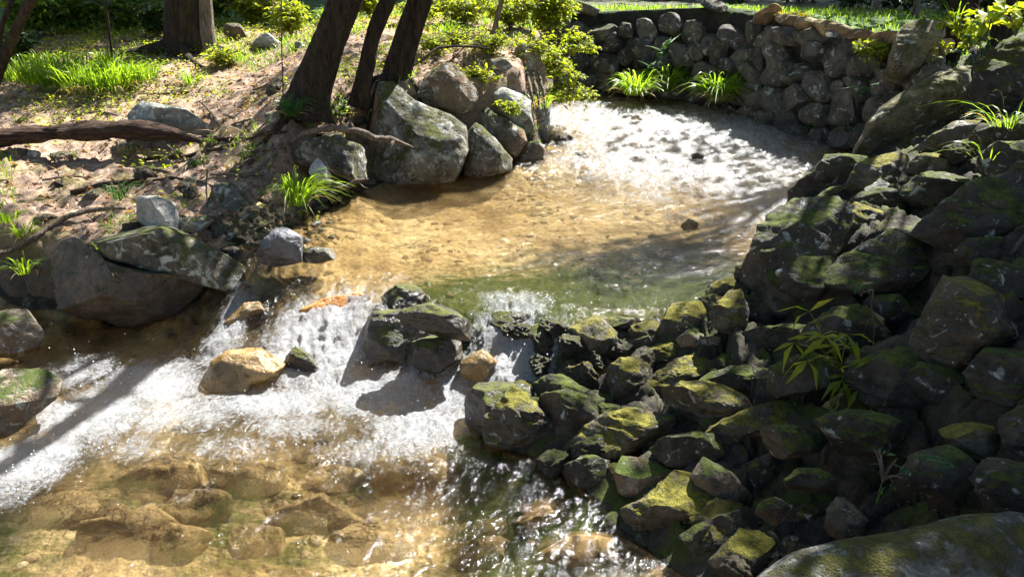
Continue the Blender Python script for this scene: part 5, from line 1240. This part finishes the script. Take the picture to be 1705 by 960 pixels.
for pts_, w, lb, m_ in [
    ([(226, 337), (265, 310), (304, 285), (332, 256)], [12, 10, 9, 7], 'long grey stick slanting down to the pale angular rock', 'stick'), ([(350, 290), (400, 291), (452, 290)], [4, 5, 4], 'straight thin pale stick lying level above the mossy block', 'stick'),
    ([(357, 230), (380, 232), (405, 232)], [8, 8, 6], 'red brown strip of bark right of the log end', 'redwood'), ([(346, 251), (370, 246), (398, 239)], [5, 7, 5], 'orange brown splinter of wood beside the bright herb', 'redwood'),
    ([(336, 172), (355, 191), (366, 212), (374, 228)], [4, 5, 6, 4], 'brown stick leaning over the flat rock', 'stick'), ([(400, 256), (432, 250), (468, 247)], [5, 6, 5], 'pale curved stick above the level thin stick', 'stick'),
    ([(221, 284), (240, 279), (262, 281), (290, 291)], [4, 6, 6, 4], 'bowed stick on the sandy step', 'stick'), ([(388, 286), (404, 273), (420, 263)], [6, 6, 5], 'short grey stick propped on the level stick', 'stick'),
    ([(31, 201), (46, 190), (64, 184), (104, 178)], [6, 5, 5, 4], 'grey stick lying above the log at left', 'stick'), ([(236, 157), (275, 156), (314, 153)], [4, 5, 4], 'thin stick on the litter above the flat rock', 'stick'),
    ([(118, 322), (150, 312), (190, 304), (240, 300)], [10, 9, 8, 6], 'dark half buried stick on the sandy earth at left', 'redwood'), ([(240, 265), (290, 262), (330, 256)], [6, 8, 6], 'brown split stick along the sandy step below the log', 'redwood')]:
    stick('stick', lb, 'stick', pts_, w, m_, group=GK)
for pts_, w, lb, m_ in [
    ([(372, 190), (400, 200), (432, 206), (462, 226)], [3, 5, 5, 3], 'brown stick running down from the litter to the thick trunk', 'stick'), ([(395, 300), (425, 283), (452, 262), (470, 240)], [3, 4, 4, 3], 'thin twig propped up toward the thick trunk foot', 'stick'),
    ([(330, 300), (352, 308), (372, 318), (390, 338)], [4, 4, 3, 2], 'thin stick tangled behind the pale angular rock', 'stick'), ([(255, 300), (285, 296), (318, 300)], [4, 5, 3], 'short stick on the mossy sand above the pale angular rock', 'redwood'),
    ([(410, 232), (440, 224), (478, 218)], [4, 6, 4], 'dark branch end lying left of the exposed root', 'redwood'), ([(385, 208), (410, 200), (450, 196)], [3, 4, 3], 'thin bent stick on the litter before the thick trunk', 'stick'),
    ([(70, 300), (110, 292), (150, 296)], [3, 4, 3], 'thin stick on the sandy earth at far left', 'stick'), ([(560, 120), (590, 112), (622, 118)], [3, 4, 3], 'stick behind the slim crooked tree', 'stick'),
    ([(120, 190), (170, 186), (214, 196)], [3, 4, 3], 'twig beside the log left of the flat rock', 'stick'), ([(420, 150), (450, 140), (480, 144)], [3, 4, 3], 'stick on the litter left of the thick trunk', 'stick'),
    ([(452, 236), (458, 262), (448, 280), (452, 300)], [4, 4, 3, 2], 'thin root dangling in the dark hollow left of the grass tuft', 'stick'), ([(520, 250), (528, 272), (522, 296)], [3, 3, 2], 'thin root hanging over the mossy clod', 'stick')]:
    stick('stick', lb, 'stick', pts_, w, m_, group=GK)
for (bx, by, h_, w_, n, lf, lb) in [(505, 215, 30, 60, 140, .035, 'dark creeping herb between the trunk foot and the exposed root'), (560, 195, 24, 60, 130, .035, 'shaded ground ivy behind the exposed root'), (610, 190, 34, 50, 110, .045, 'leafy sprig beside the large lichen boulder'),
                                    (420, 270, 20, 60, 90, .03, 'small green herb under the level thin stick'), (300, 262, 16, 50, 80, .03, 'low herb on the sandy step below the log'), (120, 262, 14, 40, 50, .03, 'sprig on the sandy earth below the log'), (560, 280, 16, 40, 60, .03, 'moss herb on the eroded clod')]:
    shrub('herb', lb, 'plant', (bx, by), h_, w_, n, lf, 'leaf', 6, 'herbs on the left bank')
stick('driftwood', 'grey driftwood snag at the water edge beside the bright grass tuft', 'driftwood', [(556, 314), (576, 311), (594, 301), (613, 298)], [4, 9, 7, 3], t=[6.05, 6.0, 5.98, 6.0], side=[[(594, 301), (606, 312), (612, 313)]])
stick('exposed_root', 'pale thick root bridging the eroded bank left of the large lichen boulder', 'root', [(481, 240), (505, 222), (542, 213), (569, 214), (597, 218), (621, 230), (647, 229), (660, 235), (688, 246)], [6, 9, 10, 10, 10, 10, 11, 7, 3], t=[6.5, 6.35, 6.25, 6.2, 6.2, 6.25, 6.3, 6.35, 6.4],
      side=[[(580, 200), (586, 208), (590, 218)], [(655, 234), (648, 248), (652, 256)]])
stick('exposed_root', 'bent grey root standing left of the bright grass tuft', 'root', [(457, 284), (450, 296), (440, 312), (434, 326)], [7, 9, 8, 6], t=5.95)
stick('exposed_root', 'thin wavy root hanging beside the mossy block', 'root', [(398, 297), (414, 304), (417, 318), (421, 327), (429, 332)], [3, 3, 3, 3, 3], t=5.85)
stick('exposed_root', 'brown root running along the bank edge above the hollow at left', 'root', [(0, 420), (28, 414), (64, 390), (106, 364), (152, 348), (209, 345)], [9, 9, 9, 9, 8, 6], 'stick', t=[5.5, 5.55, 5.6, 5.68, 5.75, 5.8])
stick('exposed_root', 'thin vertical root hanging left of the mossy block', 'root', [(345, 283), (344, 310), (345, 338)], [3, 3, 2], t=5.85)
stick('branch', 'dark bare branch arching over the perched boulder', 'branch', [(680, 114), (704, 99), (729, 79), (761, 77), (785, 77), (816, 81)], [2, 3, 4, 4, 4, 3], 'bark', t=[7.2, 7.2, 7.3, 7.4, 7.5, 7.6], side=[[(740, 111), (759, 94), (772, 77)]])
stick('twig', 'dry forked twig hanging on the dark slope above the bamboo plant', 'twig', [(1438, 486), (1455, 482), (1450, 510), (1457, 540), (1453, 582)], [2, 2, 2, 2, 1.5], t=3.75, side=[[(1452, 520), (1440, 545), (1436, 570)]])
stick('branch', 'pale broken branch end at the right frame edge', 'branch', [(1681, 424), (1692, 408), (1715, 388)], [5, 9, 10], t=3.9)
for i, (px, t_) in enumerate(((872, 7.95), (884, 7.95), (893, 8.0), (903, 8.1))):
    stick('hanging_root', 'dry pale root hanging down the bank wall corner', 'root', [(px - 18, 82), (px - 8, 112), (px, 146), (px + 6, 190)], [4, 5, 5, 2], t=[8.4, 8.15, t_ - .15, t_ - .15], group='dry roots hanging down the bank wall corner')

# ---- what nobody could count
def scatter(n, xr, yr, test):
    x = pr.uniform(*xr, n); y = pr.uniform(*yr, n); ins_, a, b_, c = region(x, y); ok = test(x, y, ins_, a, b_, c); x, y = x[ok], y[ok]
    return np.stack([x, y, H(x, y)], 1)
def left_only(x, y, i_, a, b_, c): return ~i_ & (a < b_) & (a < c)
P = scatter(9000, (-7, .8), (5, 15), left_only); n = len(P); mb = MB()
mb.leaves(P + np.array([0, 0, .012]), pr.normal(size=(n, 3)) * np.array([1, 1, .15]), pr.uniform(.03, .08, n), .5, .3, droop=.3)
prop(mb.build('leaf_litter', MAT['litter'], None, (-3, 8, 1), smooth=False), 'brown dead leaves strewn over the left bank', kind='stuff')
P = scatter(2600, (-7, .8), (5, 14), left_only); n = len(P); a = pr.uniform(0, 6.3, n); mb = MB()
d = np.stack([np.cos(a), np.sin(a), pr.uniform(-.1, .2, n)], 1) * pr.uniform(.06, .28, n)[:, None]
mb.blades(P + np.array([0, 0, .015]), d, np.full(n, .02), .006, 3)
prop(mb.build('twig_litter', MAT['straw'], None, (-3, 8, 1)), 'dry straw and needles strewn over the left bank', kind='stuff')
def patchy(s, th): 
    def f(x, y, i_, a, b_, c): return left_only(x, y, i_, a, b_, c) & (fbm(p3(x, y), s, 3, 41) > th)
    return f
P = scatter(42000, (-7.5, .9), (5.2, 15), lambda x, y, i_, a, b_, c: left_only(x, y, i_, a, b_, c) & (fbm(p3(x, y), .9, 3, 41) + .25 * sm(7.0, 10, y) > .17)); n = len(P); mb = MB()
mb.leaves(P + np.array([0, 0, 1]) * pr.uniform(.01, .09, n)[:, None], pr.normal(size=(n, 3)) * np.array([1, 1, .4]), pr.uniform(.02, .05, n), .55)
prop(mb.build('ground_cover', MAT['leafyel'], None, (-3, 8, 1), smooth=False), 'low yellow green herbs carpeting patches of the left bank', kind='stuff')
P = scatter(15000, (-1, 8), (8, 14), lambda x, y, i_, a, b_, c: ~i_ & (b_ < a) & (b_ > .35) & (y < 12.8 - .25 * (x - 3))); n = len(P); a = pr.uniform(0, 6.3, n); L = pr.uniform(.04, .11, n); mb = MB()
mb.blades(P - np.array([0, 0, .01]), np.stack([np.cos(a) * .5, np.sin(a) * .5, pr.uniform(.5, 1, n)], 1) * L[:, None], L * .5, .009, 3)
prop(mb.build('lawn_grass', MAT['grass'], None, (2, 10, 1.6)), 'short green grass of the lawn above the stone wall', kind='stuff')
P = scatter(16000, (.5, 3.4), (2.0, 5.5), lambda x, y, i_, a, b_, c: ~i_ & (c < a) & (c < b_) & (fbm(p3(x, y), 2.2, 3, 47) > .14)); n = len(P); mb = MB()
mb.leaves(P + np.array([0, 0, 1]) * pr.uniform(.0, .03, n)[:, None], pr.normal(size=(n, 3)) * np.array([1, 1, .6]), pr.uniform(.006, .016, n), .7)
prop(mb.build('moss_cover', MAT['fern'], None, (1.6, 3, .5), smooth=False), 'fine green moss and liverwort in the seams of the right bank', kind='stuff')
P = scatter(60000, (-7.5, .9), (5.0, 14), lambda x, y, i_, a, b_, c: left_only(x, y, i_, a, b_, c) & (fbm(p3(x, y), 1.3, 3, 53) + .2 * sm(7.0, 10, y) > .26)); n = len(P); a = pr.uniform(0, 6.3, n); L = pr.uniform(.03, .13, n); mb = MB()
mb.blades(P - np.array([0, 0, .01]), np.stack([np.cos(a) * .7, np.sin(a) * .7, pr.uniform(.3, 1, n)], 1) * L[:, None], L * .5, .006, 3)
prop(mb.build('bank_grass', MAT['grass'], None, (-3, 8, 1)), 'sparse short grass growing in patches on the left bank', kind='stuff')
# gravel bar
gm = MB(); v8, f8 = ico(2)
for i in range(420):
    px, py = pr.normal(445, 42), pr.normal(378, 22)
    if py < 335 or py > 432 or px < 360 or px > 560: continue
    p = ground_at(px, py) if i < 240 else None
    if p is None: continue
    s_ = pr.uniform(.008, .034) ; q = v8 * np.array([s_ * pr.uniform(.8, 1.5), s_, s_ * .65]); q = q * (1 + .2 * fbm(v8 * 1.5 + pr.uniform(0, 50), 1, 2))[:, None]
    a = pr.uniform(0, 6.3); q = q @ np.array([[math.cos(a), math.sin(a), 0], [-math.sin(a), math.cos(a), 0], [0, 0, 1]]); gm.add(q + p + np.array([0, 0, s_ * .2]), None, f8)
prop(gm.build('gravel', MAT['brown'], None, (-1.7, 5.6, .45)), 'loose brown gravel at the head of the chute', kind='stuff')
# droplets thrown up by the falls
dm = MB(); v1, f1 = ico(1)
for px, py, z, wx, wy, s in FOAM_GLITTER:
    if py < 400: continue
    for _ in range(int(30 * s)):
        a, b = pr.normal() * wx * .55, pr.normal() * wy * .6
        c = at(px + a, py + b, z); zz = float(zwater(np.array([c[0]]), np.array([c[1]]))[0]); c[2] = max(zz, 0) + abs(pr.normal()) * .035 + .012
        dm.add(v1 * pr.uniform(.001, .0045)  * np.array([1, 1, pr.uniform(.8, 1.8)]) + c, None, f1)
m, nt = new_mat('water_droplet'); N = NT(nt); N.out(N.principled((.85, .9, .95), .08, None, .8).outputs[0]); MAT['drop'] = m
prop(dm.build('water_spray', MAT['drop'], None, (-.5, 4.2, .2)), 'bright droplets thrown up by the white water', kind='stuff')

# pebbles on the bed of both pools
m, nt = new_mat('pebble'); N = NT(nt); g = N.n('ShaderNodeNewGeometry'); tc = N.n('ShaderNodeTexCoord').outputs['Object']
col = N.ramp(g.outputs['Random Per Island'], [(0.0, (.07, .045, .022)), (.35, (.22, .15, .07)), (.6, (.40, .29, .15)), (.8, (.16, .14, .10)), (1.0, (.52, .44, .32))])
col = N.mix(.7, col, N.ramp(N.noise(tc, 60, 5), [(.3, (.6, .6, .6)), (.7, (1.35, 1.35, 1.35))]), 'MULTIPLY')
N.out(N.principled(col, .7, N.bump(N.noise(tc, 90, 4), .6, .02), .3).outputs[0])
x = pr.uniform(-3.2, 1.8, 5200); y = 2.0 + 5.6 * pr.uniform(0, 1, 5200) ** 1.7; i_, a, b_, c = region(x, y); ok = i_ & (fbm(p3(x, y), 1.7, 3, 71) > .05); x, y = x[ok], y[ok]; z = H(x, y); mb = MB(); v2, f2 = ico(2)
for k in range(len(x)):
    s_ = .006 + .030 * pr.uniform() ** 3.2; q = v2 * np.array([s_ * pr.uniform(.9, 1.6), s_, s_ * .55]); q = q * (1 + .18 * pr.normal(size=(1, 3)))
    t_ = pr.uniform(0, 6.3); q = q @ np.array([[math.cos(t_), math.sin(t_), 0], [-math.sin(t_), math.cos(t_), 0], [0, 0, 1]]); mb.add(q + np.array([x[k], y[k], z[k] + s_ * .15]), None, f2)
prop(mb.build('pebbles', m, None, (-1, 4, 0)), 'pebbles lying on the golden bed under the clear water', kind='stuff')
# ------------------------------------------------------------------ light, sky, camera
SUN_AZ, SUN_EL = rad(38), rad(50)
sd = Vector((math.sin(SUN_AZ) * math.cos(SUN_EL), math.cos(SUN_AZ) * math.cos(SUN_EL), math.sin(SUN_EL)))
li = bpy.data.lights.new('sun', 'SUN'); li.energy = 5.0; li.angle = rad(.5); li.color = (1.0, .975, .93)
lo = bpy.data.objects.new('sun', li); lo.rotation_euler = sd.to_track_quat('Z', 'Y').to_euler(); link(lo)
w = bpy.data.worlds.new('World'); sc.world = w; w.use_nodes = True; nt = w.node_tree; nt.nodes.clear(); N = NT(nt)
sky = N.n('ShaderNodeTexSky', sky_type='NISHITA', sun_disc=False, sun_elevation=SUN_EL, sun_rotation=SUN_AZ)
bg = N.n('ShaderNodeBackground'); bg.inputs[1].default_value = .05; N.l(sky.outputs[0], bg.inputs[0])
o = N.n('ShaderNodeOutputWorld'); N.l(bg.outputs[0], o.inputs[0])
cd = bpy.data.cameras.new('camera'); cam = bpy.data.objects.new('camera', cd); link(cam)
cd.sensor_width = 36; cd.lens = 36 * FPX / W0; cd.clip_end = 600; cd.clip_start = .05
cam.location = CAM; cam.rotation_euler = (rad(90) - PITCH, 0, 0); sc.camera = cam
vs = sc.view_settings; vs.view_transform = 'Standard'; vs.look = 'None'; vs.exposure = 2.2; vs.gamma = 1; vs.use_curve_mapping = False
sc.render.engine = 'CYCLES'; cy = sc.cycles
cy.use_denoising = True; cy.max_bounces = 8; cy.diffuse_bounces = 3; cy.glossy_bounces = 3; cy.transmission_bounces = 4; cy.transparent_max_bounces = 12
cy.caustics_reflective = False; cy.caustics_refractive = False; cy.sample_clamp_indirect = 4; cy.sample_clamp_direct = 0
